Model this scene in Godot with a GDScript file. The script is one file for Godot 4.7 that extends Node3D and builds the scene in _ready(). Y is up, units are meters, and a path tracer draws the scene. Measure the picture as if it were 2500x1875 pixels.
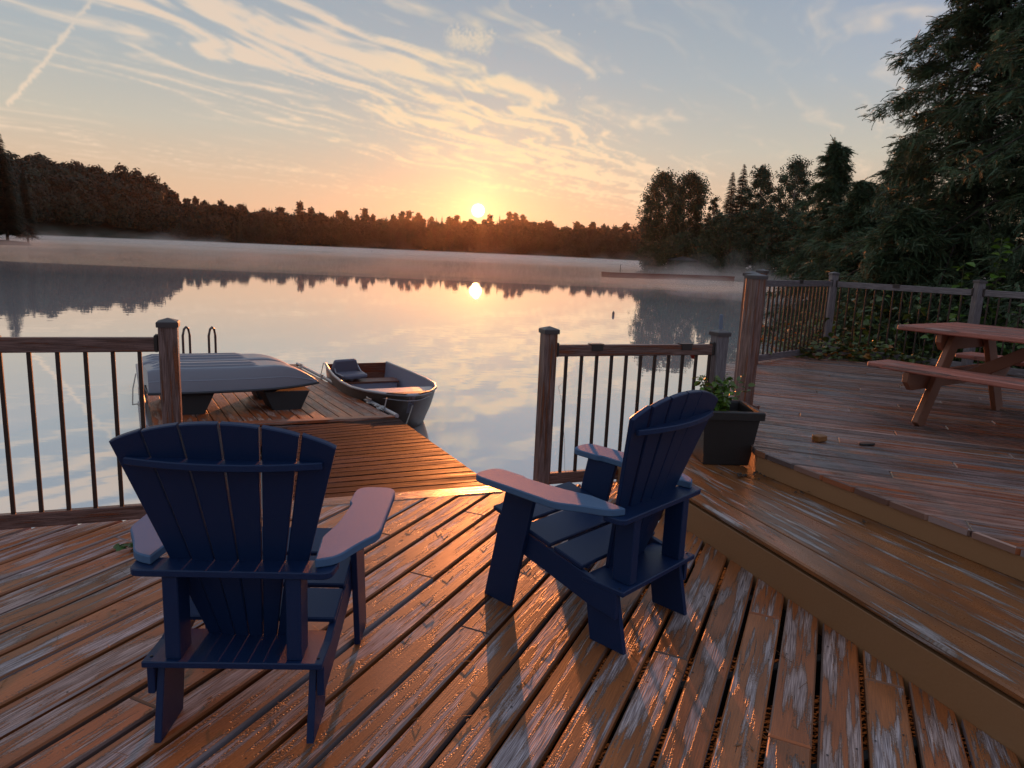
extends Node3D
# A lake at sunrise seen from a weathered wooden deck with two blue garden chairs.
# Units are metres. y = 0 is the top of the main deck, the lake lies at y = WATER.

const WATER := -0.85
const UP2 := 0.345          # top of the upper deck
const STEP := 0.2           # top of the broad step
const SUN_AZ := -3.25       # degrees right of -Z
const SUN_EL := 3.1

var M := {}
var rng := RandomNumberGenerator.new()


# ------------------------------------------------------------------ mesh builder
class MB:
	var v := PackedVector3Array()
	var n := PackedVector3Array()
	var uv := PackedVector2Array()
	var off := Vector2.ZERO

	func tri(a: Vector3, b: Vector3, c: Vector3, ua := Vector2.ZERO, ub := Vector2.ZERO, uc := Vector2.ZERO) -> void:
		# a, b, c run counter-clockwise seen from outside
		var k := (b - a).cross(c - a)
		if k.length_squared() < 1e-16:
			return
		k = k.normalized()
		v.append(a); v.append(c); v.append(b)
		n.append(k); n.append(k); n.append(k)
		uv.append(ua + off); uv.append(uc + off); uv.append(ub + off)

	func trin(a: Vector3, b: Vector3, c: Vector3, k: Vector3) -> void:
		v.append(a); v.append(c); v.append(b)
		n.append(k); n.append(k); n.append(k)
		uv.append(Vector2.ZERO); uv.append(Vector2.ZERO); uv.append(Vector2.ZERO)

	func quad(a: Vector3, b: Vector3, c: Vector3, d: Vector3, ua := Vector2.ZERO, ub := Vector2.ZERO, uc := Vector2.ZERO, ud := Vector2.ZERO) -> void:
		tri(a, b, c, ua, ub, uc)
		tri(a, c, d, ua, uc, ud)

	# a box with chamfered edges; texture u runs along its longest side
	func box(xf: Transform3D, size: Vector3, b := 0.004) -> void:
		var h := size / 2.0
		b = minf(b, minf(h.x, minf(h.y, h.z)) * 0.8)
		var la := 0
		if size.y >= size.x and size.y >= size.z:
			la = 1
		elif size.z >= size.x and size.z >= size.y:
			la = 2
		var f := func(p: Vector3, ax: int) -> Vector2:
			var o := 3 - la - ax if ax != la else (la + 1) % 3
			return Vector2(p[la] if ax != la else p[(la + 2) % 3], p[o] + ax * 0.17)
		for ax in 3:
			for s in [-1.0, 1.0]:
				var i := (ax + 1) % 3
				var j := (ax + 2) % 3
				var q: Array[Vector3] = []
				for k in [[-1, -1], [1, -1], [1, 1], [-1, 1]]:
					var p := Vector3.ZERO
					p[ax] = s * h[ax]
					p[i] = k[0] * (h[i] - b)
					p[j] = k[1] * (h[j] - b)
					q.append(p)
				if s < 0:
					q.reverse()
				quad(xf * q[0], xf * q[1], xf * q[2], xf * q[3], f.call(q[0], ax), f.call(q[1], ax), f.call(q[2], ax), f.call(q[3], ax))
		if b <= 0.0:
			return
		for ax in 3:      # edges along ax
			var i := (ax + 1) % 3
			var j := (ax + 2) % 3
			for si in [-1.0, 1.0]:
				for sj in [-1.0, 1.0]:
					var q: Array[Vector3] = []
					for k in [[0, -1], [0, 1], [1, 1], [1, -1]]:
						var p := Vector3.ZERO
						p[ax] = k[1] * (h[ax] - b)
						p[i] = si * (h[i] - (b if k[0] == 1 else 0.0))
						p[j] = sj * (h[j] - (0.0 if k[0] == 1 else b))
						q.append(p)
					if si * sj < 0:
						q.reverse()
					var a := q[0]; var c := q[2]
					var k2 := (q[1] - a).cross(c - a)
					if k2.dot(a) < 0:
						q.reverse()
					quad(xf * q[0], xf * q[1], xf * q[2], xf * q[3], f.call(q[0], i), f.call(q[1], i), f.call(q[2], i), f.call(q[3], i))
		for sx in [-1.0, 1.0]:
			for sy in [-1.0, 1.0]:
				for sz in [-1.0, 1.0]:
					var a := Vector3(sx * h.x, sy * (h.y - b), sz * (h.z - b))
					var c := Vector3(sx * (h.x - b), sy * h.y, sz * (h.z - b))
					var d := Vector3(sx * (h.x - b), sy * (h.y - b), sz * h.z)
					if (c - a).cross(d - a).dot(a) < 0:
						var t := c; c = d; d = t
					tri(xf * a, xf * c, xf * d)

	# a squared timber from a to b; w across, h along `up`
	func beam(a: Vector3, b: Vector3, w: float, h: float, up := Vector3.UP, bv := 0.004) -> void:
		var x := (b - a).normalized()
		var z := x.cross(up).normalized()
		var y := z.cross(x)
		box(Transform3D(Basis(x, y, z), (a + b) / 2.0), Vector3((b - a).length(), h, w), bv)

	# polygon (counter-clockwise in local x, y) given thickness t along local z, edges chamfered by c
	func extrude(poly: PackedVector2Array, t: float, xf: Transform3D, c := 0.003, bottom := true, turn_uv := false) -> void:
		var m := poly.size()
		var ins := PackedVector2Array()
		for i in m:
			var p := poly[i]
			var e1 := (p - poly[(i + m - 1) % m]).normalized()
			var e2 := (poly[(i + 1) % m] - p).normalized()
			var n1 := Vector2(-e1.y, e1.x)
			var n2 := Vector2(-e2.y, e2.x)
			var bis := (n1 + n2).normalized()
			ins.append(p + bis * c / maxf(0.4, bis.dot(n1)))
		var idx := Geometry2D.triangulate_polygon(poly)
		var f := func(p: Vector2, z: float) -> Vector2:
			return Vector2(p.y, p.x + z) if turn_uv else Vector2(p.x, p.y + z)
		for k in range(0, idx.size(), 3):
			var a := ins[idx[k]]; var b := ins[idx[k + 1]]; var d := ins[idx[k + 2]]
			if (b - a).cross(d - a) < 0:
				var s := b; b = d; d = s
			tri(xf * Vector3(a.x, a.y, t), xf * Vector3(b.x, b.y, t), xf * Vector3(d.x, d.y, t), f.call(a, 0), f.call(b, 0), f.call(d, 0))
			if bottom:
				tri(xf * Vector3(a.x, a.y, 0), xf * Vector3(d.x, d.y, 0), xf * Vector3(b.x, b.y, 0), f.call(a, 0), f.call(d, 0), f.call(b, 0))
		for i in m:
			var a := poly[i]; var b := poly[(i + 1) % m]
			var a2 := ins[i]; var b2 := ins[(i + 1) % m]
			var zb := c if bottom else 0.0
			var ub: Vector2 = f.call(b, t) if bottom else f.call(a, t)      # sawn edges of boards keep one tone
			quad(xf * Vector3(a.x, a.y, zb), xf * Vector3(b.x, b.y, zb), xf * Vector3(b.x, b.y, t - c), xf * Vector3(a.x, a.y, t - c), f.call(a, t), ub, f.call(b, c) if bottom else ub, f.call(a, c) if bottom else ub)
			quad(xf * Vector3(a.x, a.y, t - c), xf * Vector3(b.x, b.y, t - c), xf * Vector3(b2.x, b2.y, t), xf * Vector3(a2.x, a2.y, t), f.call(a, c), f.call(b, c) if bottom else f.call(a, c), f.call(b2, 0) if bottom else f.call(a, c), f.call(a2, 0) if bottom else f.call(a, c))
			if bottom:
				quad(xf * Vector3(b.x, b.y, c), xf * Vector3(a.x, a.y, c), xf * Vector3(a2.x, a2.y, 0), xf * Vector3(b2.x, b2.y, 0))

	# a smooth sheet through rows of points
	func grid(rows: Array, closed := false, flip := false) -> void:
		var r := rows.size()
		var k: int = rows[0].size()
		var nn := []
		for i in r:
			var line := PackedVector3Array()
			for j in k:
				var du: Vector3 = rows[i][(j + 1) % k if closed else mini(j + 1, k - 1)] - rows[i][(j + k - 1) % k if closed else maxi(j - 1, 0)]
				var dv: Vector3 = rows[mini(i + 1, r - 1)][j] - rows[maxi(i - 1, 0)][j]
				var q := du.cross(dv)
				if q.length_squared() < 1e-14:
					q = Vector3.UP
				line.append(-q.normalized() if flip else q.normalized())
			nn.append(line)
		for i in r - 1:
			for j in (k if closed else k - 1):
				var j2 := (j + 1) % k
				var ids := [[i, j], [i, j2], [i + 1, j2], [i + 1, j]]
				for t in [[0, 1, 2], [0, 2, 3]]:
					var order: Array = [t[0], t[1], t[2]] if flip else [t[0], t[2], t[1]]
					for o in order:
						v.append(rows[ids[o][0]][ids[o][1]])
						n.append(nn[ids[o][0]][ids[o][1]])
						var uu := float(ids[o][1]) if not (closed and ids[o][1] == 0 and j == k - 1) else float(k)
						uv.append(Vector2(uu, ids[o][0]) * 0.1 + off)

	func tube(path: PackedVector3Array, rad: float, sides := 6, taper := 1.0, caps := true) -> void:
		var rows := []
		var up := Vector3(0.13, 0.97, 0.21).normalized()
		for i in path.size():
			var d := (path[mini(i + 1, path.size() - 1)] - path[maxi(i - 1, 0)]).normalized()
			var x := d.cross(up)
			if x.length() < 0.05:
				x = d.cross(Vector3.RIGHT)
			x = x.normalized()
			var y := x.cross(d)
			var rr := rad * lerpf(1.0, taper, float(i) / maxf(1.0, path.size() - 1))
			var line := PackedVector3Array()
			for s in sides:
				var a := TAU * s / sides
				line.append(path[i] + (x * cos(a) + y * sin(a)) * rr)
			rows.append(line)
		grid(rows, true, false)
		if caps:
			for e in [0, path.size() - 1]:
				for s in sides:
					if e == 0:
						tri(path[e], rows[e][(s + 1) % sides], rows[e][s])
					else:
						tri(path[e], rows[e][s], rows[e][(s + 1) % sides])

	func lathe(profile: PackedVector2Array, xf: Transform3D, sides := 14) -> void:
		var rows := []
		for p in profile:
			var line := PackedVector3Array()
			for s in sides:
				var a := TAU * s / sides
				line.append(xf * Vector3(cos(a) * p.x, p.y, sin(a) * p.x))
			rows.append(line)
		grid(rows, true, true)

	func mesh() -> ArrayMesh:
		var a := []
		a.resize(Mesh.ARRAY_MAX)
		a[Mesh.ARRAY_VERTEX] = v
		a[Mesh.ARRAY_NORMAL] = n
		a[Mesh.ARRAY_TEX_UV] = uv
		var m := ArrayMesh.new()
		m.add_surface_from_arrays(Mesh.PRIMITIVE_TRIANGLES, a)
		return m


# ------------------------------------------------------------------ scene helpers
var used := {}

func numbered(called: String) -> String:
	var k: int = used.get(called, 0)
	used[called] = k + 1
	return called if k == 0 else "%s_%03d" % [called, k]

func thing(called: String, label: String, category: String, at := Vector3.ZERO, turn := 0.0, group := "") -> Node3D:
	var o := Node3D.new()
	o.name = numbered(called)
	add_child(o)
	o.position = at
	o.rotation.y = turn
	tag(o, label, category, group)
	return o

func tag(o: Node, label: String, category := "", group := "", kind := "") -> Node:
	if label: o.set_meta("label", label)
	if category: o.set_meta("category", category)
	if group: o.set_meta("group", group)
	if kind: o.set_meta("kind", kind)
	return o

func put(mesh: Mesh, called: String, m: Material, parent: Node = self, xf := Transform3D()) -> MeshInstance3D:
	var o := MeshInstance3D.new()
	o.mesh = mesh
	o.material_override = m
	o.transform = xf
	o.cast_shadow = GeometryInstance3D.SHADOW_CASTING_SETTING_ON
	if parent == self:
		o.name = numbered(called)
	else:
		var k := 0
		var base := called
		while parent.has_node(NodePath(called)):
			k += 1
			called = "%s_%03d" % [base, k]
		o.name = called
	parent.add_child(o, true)
	return o

func swarm(mesh: Mesh, called: String, m: Material, list: Array, parent: Node, tint := false) -> MultiMeshInstance3D:
	# leaves and the like that nobody could count
	var mm := MultiMesh.new()
	mm.transform_format = MultiMesh.TRANSFORM_3D
	mm.use_colors = tint
	mm.mesh = mesh
	mm.instance_count = list.size()
	for i in list.size():
		mm.set_instance_transform(i, list[i])
		if tint:
			var g := 0.55 + 0.9 * rng.randf() * rng.randf() + 0.25 * rng.randf()
			mm.set_instance_color(i, Color(g * (0.9 + 0.35 * rng.randf()), g, g * (0.75 + 0.3 * rng.randf())))
	var o := MultiMeshInstance3D.new()
	o.multimesh = mm
	o.material_override = m
	o.name = called if parent != self else numbered(called)
	o.set_meta("kind", "stuff")
	parent.add_child(o, true)
	return o

func xz(p: Vector2, y := 0.0) -> Vector3:
	return Vector3(p.x, y, p.y)

func polar(az: float, d: float, y := 0.0) -> Vector3:
	return Vector3(sin(deg_to_rad(az)) * d, y, -cos(deg_to_rad(az)) * d)

func rounded(pts: Array, radii: Array, steps := 5) -> PackedVector2Array:
	var out := PackedVector2Array()
	var m := pts.size()
	for i in m:
		var p: Vector2 = pts[i]
		var a: Vector2 = pts[(i + m - 1) % m]
		var b: Vector2 = pts[(i + 1) % m]
		var r: float = radii[i]
		if r <= 0.0:
			out.append(p)
			continue
		var pa := p.move_toward(a, minf(r, p.distance_to(a) * 0.49))
		var pb := p.move_toward(b, minf(r, p.distance_to(b) * 0.49))
		for s in steps + 1:
			var t := float(s) / steps
			out.append(pa.lerp(p, t).lerp(p.lerp(pb, t), t))
	return out

# ------------------------------------------------------------------ textures and materials
func noise_bytes(sd: int, freq: float, w0: int, h0: int, w: int, h: int, octaves := 4, kind := FastNoiseLite.TYPE_SIMPLEX_SMOOTH) -> PackedByteArray:
	var f := FastNoiseLite.new()
	f.seed = sd
	f.noise_type = kind
	f.frequency = freq
	f.fractal_octaves = octaves
	var im := f.get_seamless_image(w0, h0, false, false, 0.12, true)
	im.convert(Image.FORMAT_L8)
	if w0 != w or h0 != h:
		im.resize(w, h, Image.INTERPOLATE_CUBIC)
	return im.get_data()

# weathered boards under peeling stain: [colour, roughness, height]; grain runs along u
func wood(w: int, h: int, sd: int, th: float, paint: Color, light: Color, dark: Color, wet := 0.0) -> Array:
	var A := noise_bytes(sd, 0.019, w / 5, h, w, h, 5)
	var B := noise_bytes(sd + 1, 0.06, w / 32, h, w, h, 3)
	var C := noise_bytes(sd + 2, 0.22, w / 16, h, w, h, 2)
	var D := noise_bytes(sd + 3, 0.16, 512, 512, 512, 512, 3)
	var E := noise_bytes(sd + 4, 0.012, w / 4, h / 2, w, h, 2)
	var col := PackedByteArray(); col.resize(w * h * 3)
	var rgh := PackedByteArray(); rgh.resize(w * h)
	var hgt := PackedByteArray(); hgt.resize(w * h)
	var i := 0
	for y in h:
		for x in w:
			var a := A[i] / 255.0
			var b := B[i] / 255.0
			var c := C[i] / 255.0
			var d := D[(y & 511) * 512 + (x & 511)] / 255.0
			var e := E[i] / 255.0
			var p := a * 0.62 + (b - 0.5) * 0.3 + (d - 0.5) * 0.13 + (c - 0.5) * 0.07 + e * 0.38
			var q := p - th
			var m := clampf(q * 26.0 + 0.5, 0.0, 1.0)
			var rim := exp(-absf(q) * 30.0)
			var g := clampf(b * 0.4 + c * 1.0 - 0.22, 0.0, 1.0)      # grain of the bare wood
			var stain := clampf(0.85 + q * 6.0, 0.0, 0.7) * (0.45 + 0.55 * e)   # old stain left in the pores
			var tone := 0.78 + 0.3 * e + 0.12 * (d - 0.5) + 0.26 * (c - 0.5)
			var wr := lerpf(lerpf(dark.r, light.r, g), paint.r * 0.82, stain * 0.6)
			var wg := lerpf(lerpf(dark.g, light.g, g), paint.g * 0.82, stain * 0.6)
			var wb := lerpf(lerpf(dark.b, light.b, g), paint.b * 0.82, stain * 0.6)
			var crack := 1.0 - 0.75 * clampf((0.2 - c) * 9.0, 0.0, 1.0) * clampf((0.5 - b) * 5.0, 0.0, 1.0)
			wr *= crack; wg *= crack; wb *= crack
			var k := 1.0 - 0.45 * rim * (1.0 - m)
			var pr := paint.r * tone; var pg := paint.g * tone; var pb := paint.b * tone
			col[i * 3] = int(clampf(lerpf(wr, pr, m) * k, 0.0, 1.0) * 255.0)
			col[i * 3 + 1] = int(clampf(lerpf(wg, pg, m) * k, 0.0, 1.0) * 255.0)
			col[i * 3 + 2] = int(clampf(lerpf(wb, pb, m) * k, 0.0, 1.0) * 255.0)
			var hh := lerpf(0.08 + 0.34 * g * crack, 0.52 + 0.09 * d + 0.12 * c + 0.2 * b * 0.4 + 0.13 * rim, m)
			hgt[i] = int(clampf(hh, 0.0, 1.0) * 255.0)
			var ro := lerpf(0.62 - 0.16 * e - 0.1 * g, 0.40 + 0.16 * d - 0.1 * e, m) - wet
			rgh[i] = int(clampf(ro, 0.08, 1.0) * 255.0)
			i += 1
	return [
		ImageTexture.create_from_image(Image.create_from_data(w, h, false, Image.FORMAT_RGB8, col)),
		ImageTexture.create_from_image(Image.create_from_data(w, h, false, Image.FORMAT_L8, rgh)),
		ImageTexture.create_from_image(Image.create_from_data(w, h, false, Image.FORMAT_L8, hgt))]

func wood_mat(tex: Array, size: Vector2, relief: float, tint := Color.WHITE, rough := 1.0, spec := 0.5) -> StandardMaterial3D:
	var m := StandardMaterial3D.new()
	m.albedo_color = tint
	m.albedo_texture = tex[0]
	m.roughness = rough
	m.roughness_texture = tex[1]
	m.roughness_texture_channel = BaseMaterial3D.TEXTURE_CHANNEL_RED
	m.metallic_specular = spec
	m.heightmap_enabled = true
	m.heightmap_texture = tex[2]
	m.heightmap_scale = relief
	m.uv1_scale = Vector3(1.0 / size.x, 1.0 / size.y, 1)
	return m

func plain(c: Color, rough := 0.6, metal := 0.0, spec := 0.5) -> StandardMaterial3D:
	# c holds real-world (linear) base colours
	var m := StandardMaterial3D.new()
	m.albedo_color = c.linear_to_srgb()
	m.roughness = rough
	m.metallic = metal
	m.metallic_specular = spec
	return m

func bumpy(m: StandardMaterial3D, tex: Texture2D, scale: float, relief: float) -> StandardMaterial3D:
	m.heightmap_enabled = true
	m.heightmap_texture = tex
	m.heightmap_scale = relief
	m.uv1_triplanar = true
	m.uv1_scale = Vector3.ONE * scale
	return m

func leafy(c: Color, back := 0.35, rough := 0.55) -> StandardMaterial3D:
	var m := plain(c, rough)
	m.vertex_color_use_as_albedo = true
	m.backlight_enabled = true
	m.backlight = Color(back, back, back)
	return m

func materials() -> void:
	var deck := wood(2048, 1024, 11, 0.478, Color(0.63, 0.37, 0.20), Color(0.90, 0.83, 0.83), Color(0.36, 0.29, 0.28))
	var worn := wood(1024, 1024, 31, 0.58, Color(0.60, 0.39, 0.27), Color(0.84, 0.77, 0.75), Color(0.28, 0.215, 0.2), 0.14)
	var coat := wood(1024, 512, 51, 0.385, Color(0.54, 0.335, 0.19), Color(0.82, 0.79, 0.80), Color(0.4, 0.34, 0.32))
	var tl := Vector2(4.096, 1.024)
	M.deck = []
	for c in [Color(1, 1, 1), Color(0.94, 0.95, 0.97), Color(1.0, 0.94, 0.9), Color(0.88, 0.87, 0.86)]:
		M.deck.append(wood_mat(deck, tl, 0.3, c, 1.05))
	M.upper = []
	for c in [Color(1, 1, 1), Color(0.9, 0.86, 0.86), Color(1.0, 0.88, 0.82), Color(0.8, 0.8, 0.82)]:
		M.upper.append(wood_mat(worn, tl * Vector2(0.75, 1.0), 0.5, c, 0.8))
	M.ramp = []
	for c in [Color(0.43, 0.39, 0.41), Color(0.37, 0.34, 0.36), Color(0.49, 0.43, 0.44)]:
		M.ramp.append(wood_mat(worn, tl * Vector2(0.75, 1.0), 0.45, c, 1.5, 0.06))
	M.float = []
	for c in [Color(0.95, 0.8, 0.7), Color(0.85, 0.72, 0.65), Color(1.0, 0.86, 0.74)]:
		M.float.append(wood_mat(deck, tl, 0.2, c, 1.0))
	M.tread = []
	for c in [Color(1, 1, 1), Color(0.93, 0.93, 0.92), Color(1.0, 0.95, 0.9)]:
		M.tread.append(wood_mat(coat, Vector2(2.048, 0.512), 0.3, c, 0.72))
	M.fascia = bumpy(plain(Color(0.29, 0.145, 0.065), 0.5), null, 1.0, 0.0)
	var fine := FastNoiseLite.new()
	fine.frequency = 0.09; fine.fractal_octaves = 3
	var ft := NoiseTexture2D.new()
	ft.noise = fine; ft.width = 512; ft.height = 512; ft.seamless = true
	M.fine = ft
	M.fascia = bumpy(plain(Color(0.29, 0.145, 0.065), 0.5), ft, 1.2, 0.08)
	M.post = wood_mat(worn, Vector2(2.0, 0.6), 0.25, Color(0.84, 0.76, 0.74), 1.0)
	var bare := wood(512, 512, 91, 2.0, Color(0.5, 0.45, 0.42), Color(0.58, 0.54, 0.55), Color(0.27, 0.24, 0.245))
	M.post_grey = wood_mat(bare, Vector2(1.0, 0.5), 0.25, Color.WHITE, 1.0)
	M.rail = wood_mat(worn, Vector2(2.0, 0.6), 0.2, Color(0.8, 0.68, 0.64), 1.0)
	M.cap = plain(Color(0.06, 0.045, 0.045), 0.4)
	M.iron = bumpy(plain(Color(0.035, 0.016, 0.01), 0.45), ft, 6.0, 0.03)
	M.bracket = plain(Color(0.03, 0.02, 0.017), 0.45)
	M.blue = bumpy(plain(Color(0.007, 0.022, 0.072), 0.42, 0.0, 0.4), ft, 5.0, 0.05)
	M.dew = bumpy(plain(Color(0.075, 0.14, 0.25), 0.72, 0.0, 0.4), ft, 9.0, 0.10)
	M.screw = plain(Color(0.02, 0.02, 0.03), 0.35, 0.8)
	var rosy := wood(512, 512, 71, 0.40, Color(0.68, 0.42, 0.36), Color(0.74, 0.62, 0.58), Color(0.42, 0.3, 0.28))
	M.red = wood_mat(rosy, Vector2(1.3, 0.7), 0.12, Color.WHITE, 1.0)
	M.redleg = bumpy(plain(Color(0.20, 0.075, 0.038), 0.5), ft, 1.6, 0.06)
	M.pot = bumpy(plain(Color(0.017, 0.013, 0.012), 0.5), ft, 4.0, 0.08)
	M.soil = plain(Color(0.03, 0.022, 0.016), 0.9)
	M.hull = bumpy(plain(Color(0.23, 0.235, 0.27), 0.36), ft, 2.5, 0.05)
	M.hullrim = plain(Color(0.03, 0.03, 0.035), 0.5)
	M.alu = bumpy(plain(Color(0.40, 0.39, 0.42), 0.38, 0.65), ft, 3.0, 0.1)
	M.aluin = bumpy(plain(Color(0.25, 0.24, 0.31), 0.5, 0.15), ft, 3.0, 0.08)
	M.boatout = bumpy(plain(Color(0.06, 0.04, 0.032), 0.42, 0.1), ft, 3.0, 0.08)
	M.steel = plain(Color(0.5, 0.49, 0.48), 0.3, 0.9)
	M.pipe = plain(Color(0.10, 0.075, 0.07), 0.35, 0.6)
	M.rope = bumpy(plain(Color(0.35, 0.3, 0.25), 0.85), ft, 30.0, 0.1)
	M.vinyl = plain(Color(0.13, 0.12, 0.16), 0.5)
	M.brown = wood_mat(worn, Vector2(2.0, 0.6), 0.1, Color(0.8, 0.55, 0.45), 1.0)
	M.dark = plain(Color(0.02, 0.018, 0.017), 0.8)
	M.trestle = bumpy(plain(Color(0.022, 0.02, 0.02), 0.7), ft, 3.0, 0.1)
	M.bark = bumpy(plain(Color(0.055, 0.042, 0.034), 0.9), ft, 3.0, 1.5)
	M.birchbark = bumpy(plain(Color(0.25, 0.23, 0.2), 0.8), ft, 3.0, 0.5)
	M.cedar = leafy(Color(0.072, 0.118, 0.06), 0.05, 0.7)
	M.birch = leafy(Color(0.026, 0.052, 0.024), 0.08, 0.8)
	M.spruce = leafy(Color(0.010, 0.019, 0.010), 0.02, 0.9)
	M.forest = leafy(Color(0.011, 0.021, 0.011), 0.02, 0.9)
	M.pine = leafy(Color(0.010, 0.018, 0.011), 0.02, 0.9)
	M.shrub = leafy(Color(0.055, 0.11, 0.02), 0.5, 0.4)
	M.vine = leafy(Color(0.07, 0.10, 0.022), 0.45, 0.4)
	M.autumn = leafy(Color(0.28, 0.12, 0.02), 0.5, 0.45)
	M.basil = leafy(Color(0.09, 0.17, 0.02), 0.6, 0.4)
	M.stem = plain(Color(0.07, 0.08, 0.03), 0.7)
	M.earth = bumpy(plain(Color(0.025, 0.021, 0.015), 0.95), ft, 0.7, 1.0)
	M.land = bumpy(plain(Color(0.03, 0.032, 0.018), 0.95), ft, 0.05, 30.0)


# ------------------------------------------------------------------ sky
func sky_stops(el: float) -> Vector3:
	var E := [-5.0, 0.0, 4.0, 8.0, 13.0, 18.0, 27.0, 45.0, 90.0]
	var C := [Vector3(0.80, 0.56, 0.45), Vector3(0.865, 0.68, 0.54), Vector3(0.825, 0.705, 0.59), Vector3(0.735, 0.71, 0.655), Vector3(0.635, 0.665, 0.68), Vector3(0.575, 0.62, 0.665), Vector3(0.575, 0.63, 0.69), Vector3(0.59, 0.645, 0.71), Vector3(0.58, 0.64, 0.715)]
	for i in E.size() - 1:
		if el <= E[i + 1]:
			var t: float = clampf((el - E[i]) / (E[i + 1] - E[i]), 0.0, 1.0)
			return C[i].lerp(C[i + 1], t)
	return C[-1]

var cn := FastNoiseLite.new()
var cm := FastNoiseLite.new()
var cf := FastNoiseLite.new()

func seg(p: Vector2, a: Vector2, b: Vector2) -> Vector2:
	var t := clampf((p - a).dot(b - a) / (b - a).length_squared(), 0.0, 1.0)
	return Vector2(p.distance_to(a.lerp(b, t)), t)

func sky_at(az: float, el: float) -> Color:
	var s := sky_stops(el)
	var da := absf(wrapf(az - SUN_AZ, -180.0, 180.0))
	# away from the sun the low sky turns from peach to a pale mauve blue
	var away := smoothstep(35.0, 120.0, da) * (1.0 - smoothstep(12.0, 50.0, el))
	s = s.lerp(Vector3(0.60, 0.625, 0.675), away * 0.85)
	s.z += 0.035 * smoothstep(12.0, 34.0, wrapf(az, -180.0, 180.0)) * smoothstep(7.0, 17.0, el)
	var c := Color(s.x, s.y, s.z)
	# high thin cloud, laid out on a flat layer overhead: combed streaks, finer curdled bits, a soft veil
	var ca := 0.0
	var veil := 0.0
	if el > 0.3:
		var d := 1.0 / tan(deg_to_rad(maxf(el, 1.2)))
		var x := sin(deg_to_rad(az)) * d
		var z := -cos(deg_to_rad(az)) * d
		var along := x * 0.36 - z * 0.93
		var t := x * 0.93 + z * 0.36
		var w1 := cm.get_noise_2d(along * 34.0, t * 55.0)
		var w2 := cm.get_noise_2d(along * 60.0 + 300.0, t * 90.0)
		var streak := cn.get_noise_2d(along * 28.0 + w1 * 26.0, t * 165.0 + w1 * 70.0)
		var comb := cf.get_noise_2d(along * 60.0 + w2 * 40.0, t * 520.0 + w1 * 120.0 + w2 * 60.0)
		var curd := cf.get_noise_2d(along * 240.0 + w2 * 60.0, t * 420.0 + w2 * 60.0)
		var tt := t + w1 * 0.35
		var band := exp(-pow((tt + 2.5) / 1.15, 2.0)) + exp(-pow((tt + 4.3) / 0.5, 2.0)) * 0.35 + exp(-pow((tt - 0.35) / 0.6, 2.0)) * 0.36 + exp(-pow((tt + 0.9) / 0.5, 2.0)) * 0.18 + exp(-pow((t - 6.5) / 2.2, 2.0)) * 0.5 + exp(-pow((t + 7.5) / 2.0, 2.0)) * 0.4
		var low := smoothstep(0.5, 5.0, el)
		veil = clampf(band * 0.5 + streak * 0.35 + w1 * 0.25, 0.0, 1.0) * low
		ca = clampf(streak * 1.15 + comb * 0.42 + curd * 0.3 + band * 0.62 - 0.22, 0.0, 1.0)
		ca *= low * clampf(0.12 + band * 1.25, 0.0, 1.0)
		ca = smoothstep(0.0, 1.15, ca * 1.2 + veil * 0.36) * 0.86
	# vapour trails and one torn puff
	var p := Vector2(wrapf(az, -180.0, 180.0), el)
	if p.x > -40.0 and p.x < 6.0 and el > 5.0:
		var w := cf.get_noise_2d(p.x * 60.0, p.y * 60.0)
		var w2 := cf.get_noise_2d(p.x * 220.0, p.y * 220.0)
		var k := seg(p + Vector2(w, w2) * 0.22, Vector2(-34.6, 7.8), Vector2(-29.2, 15.4))
		ca = maxf(ca, (1.0 - smoothstep(0.03, 0.2 + 0.16 * w2, k.x)) * (0.8 - 0.35 * k.y))
		k = seg(p + Vector2(w, w2) * 0.14, Vector2(-1.35, 15.6), Vector2(2.4, 16.0))
		ca = maxf(ca, (1.0 - smoothstep(0.02, 0.2 + 0.3 * w2, k.x)) * (0.15 + 0.3 * k.y))
		k = seg(p + Vector2(w * 0.5, w2 * 0.7), Vector2(-5.4, 15.2), Vector2(-3.2, 15.1))
		ca = maxf(ca, (1.0 - smoothstep(0.0, 1.1, k.x + 0.22 * w2 + 0.3 * w)) * 0.5)
	var lit := Vector3(0.93, 0.82, 0.71)
	lit = lit.lerp(Vector3(1.0, 0.87, 0.67), 1.0 - smoothstep(4.0, 22.0, da + maxf(0.0, el - 6.0)))
	lit = lit.lerp(Vector3(0.77, 0.79, 0.82), smoothstep(50.0, 120.0, da))
	# the thick parts are greyer underneath, the thin edges glow
	var shade := smoothstep(0.55, 1.0, ca) * 0.22
	lit = lit.lerp(Vector3(0.70, 0.64, 0.60), shade)
	c = c.lerp(Color(lit.x, lit.y, lit.z), ca * 0.92)
	c = c.srgb_to_linear()
	# the air round the sun, and the sun
	var dy := el - SUN_EL
	var dx := da * cos(deg_to_rad(el))
	var ang := sqrt(dx * dx + dy * dy)
	if da < 90.0:
		var g1 := exp(-pow(ang / 2.2, 1.05)) * 0.75
		var g2 := exp(-pow(sqrt(dx * dx * 0.42 + dy * dy) / 5.5, 1.3)) * 0.12
		c.r += g1 * 0.75 + g2 * 0.8
		c.g += g1 * 0.56 + g2 * 0.42
		c.b += g1 * 0.14 + g2 * 0.03
		if ang < 1.2:
			var sd := 1.0 - smoothstep(0.34, 0.5, ang)
			c.r += sd * 14.0 + exp(-ang * 5.0) * 0.9
			c.g += sd * 11.0 + exp(-ang * 5.0) * 0.75
			c.b += sd * 6.5 + exp(-ang * 5.0) * 0.35
	return c

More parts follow.
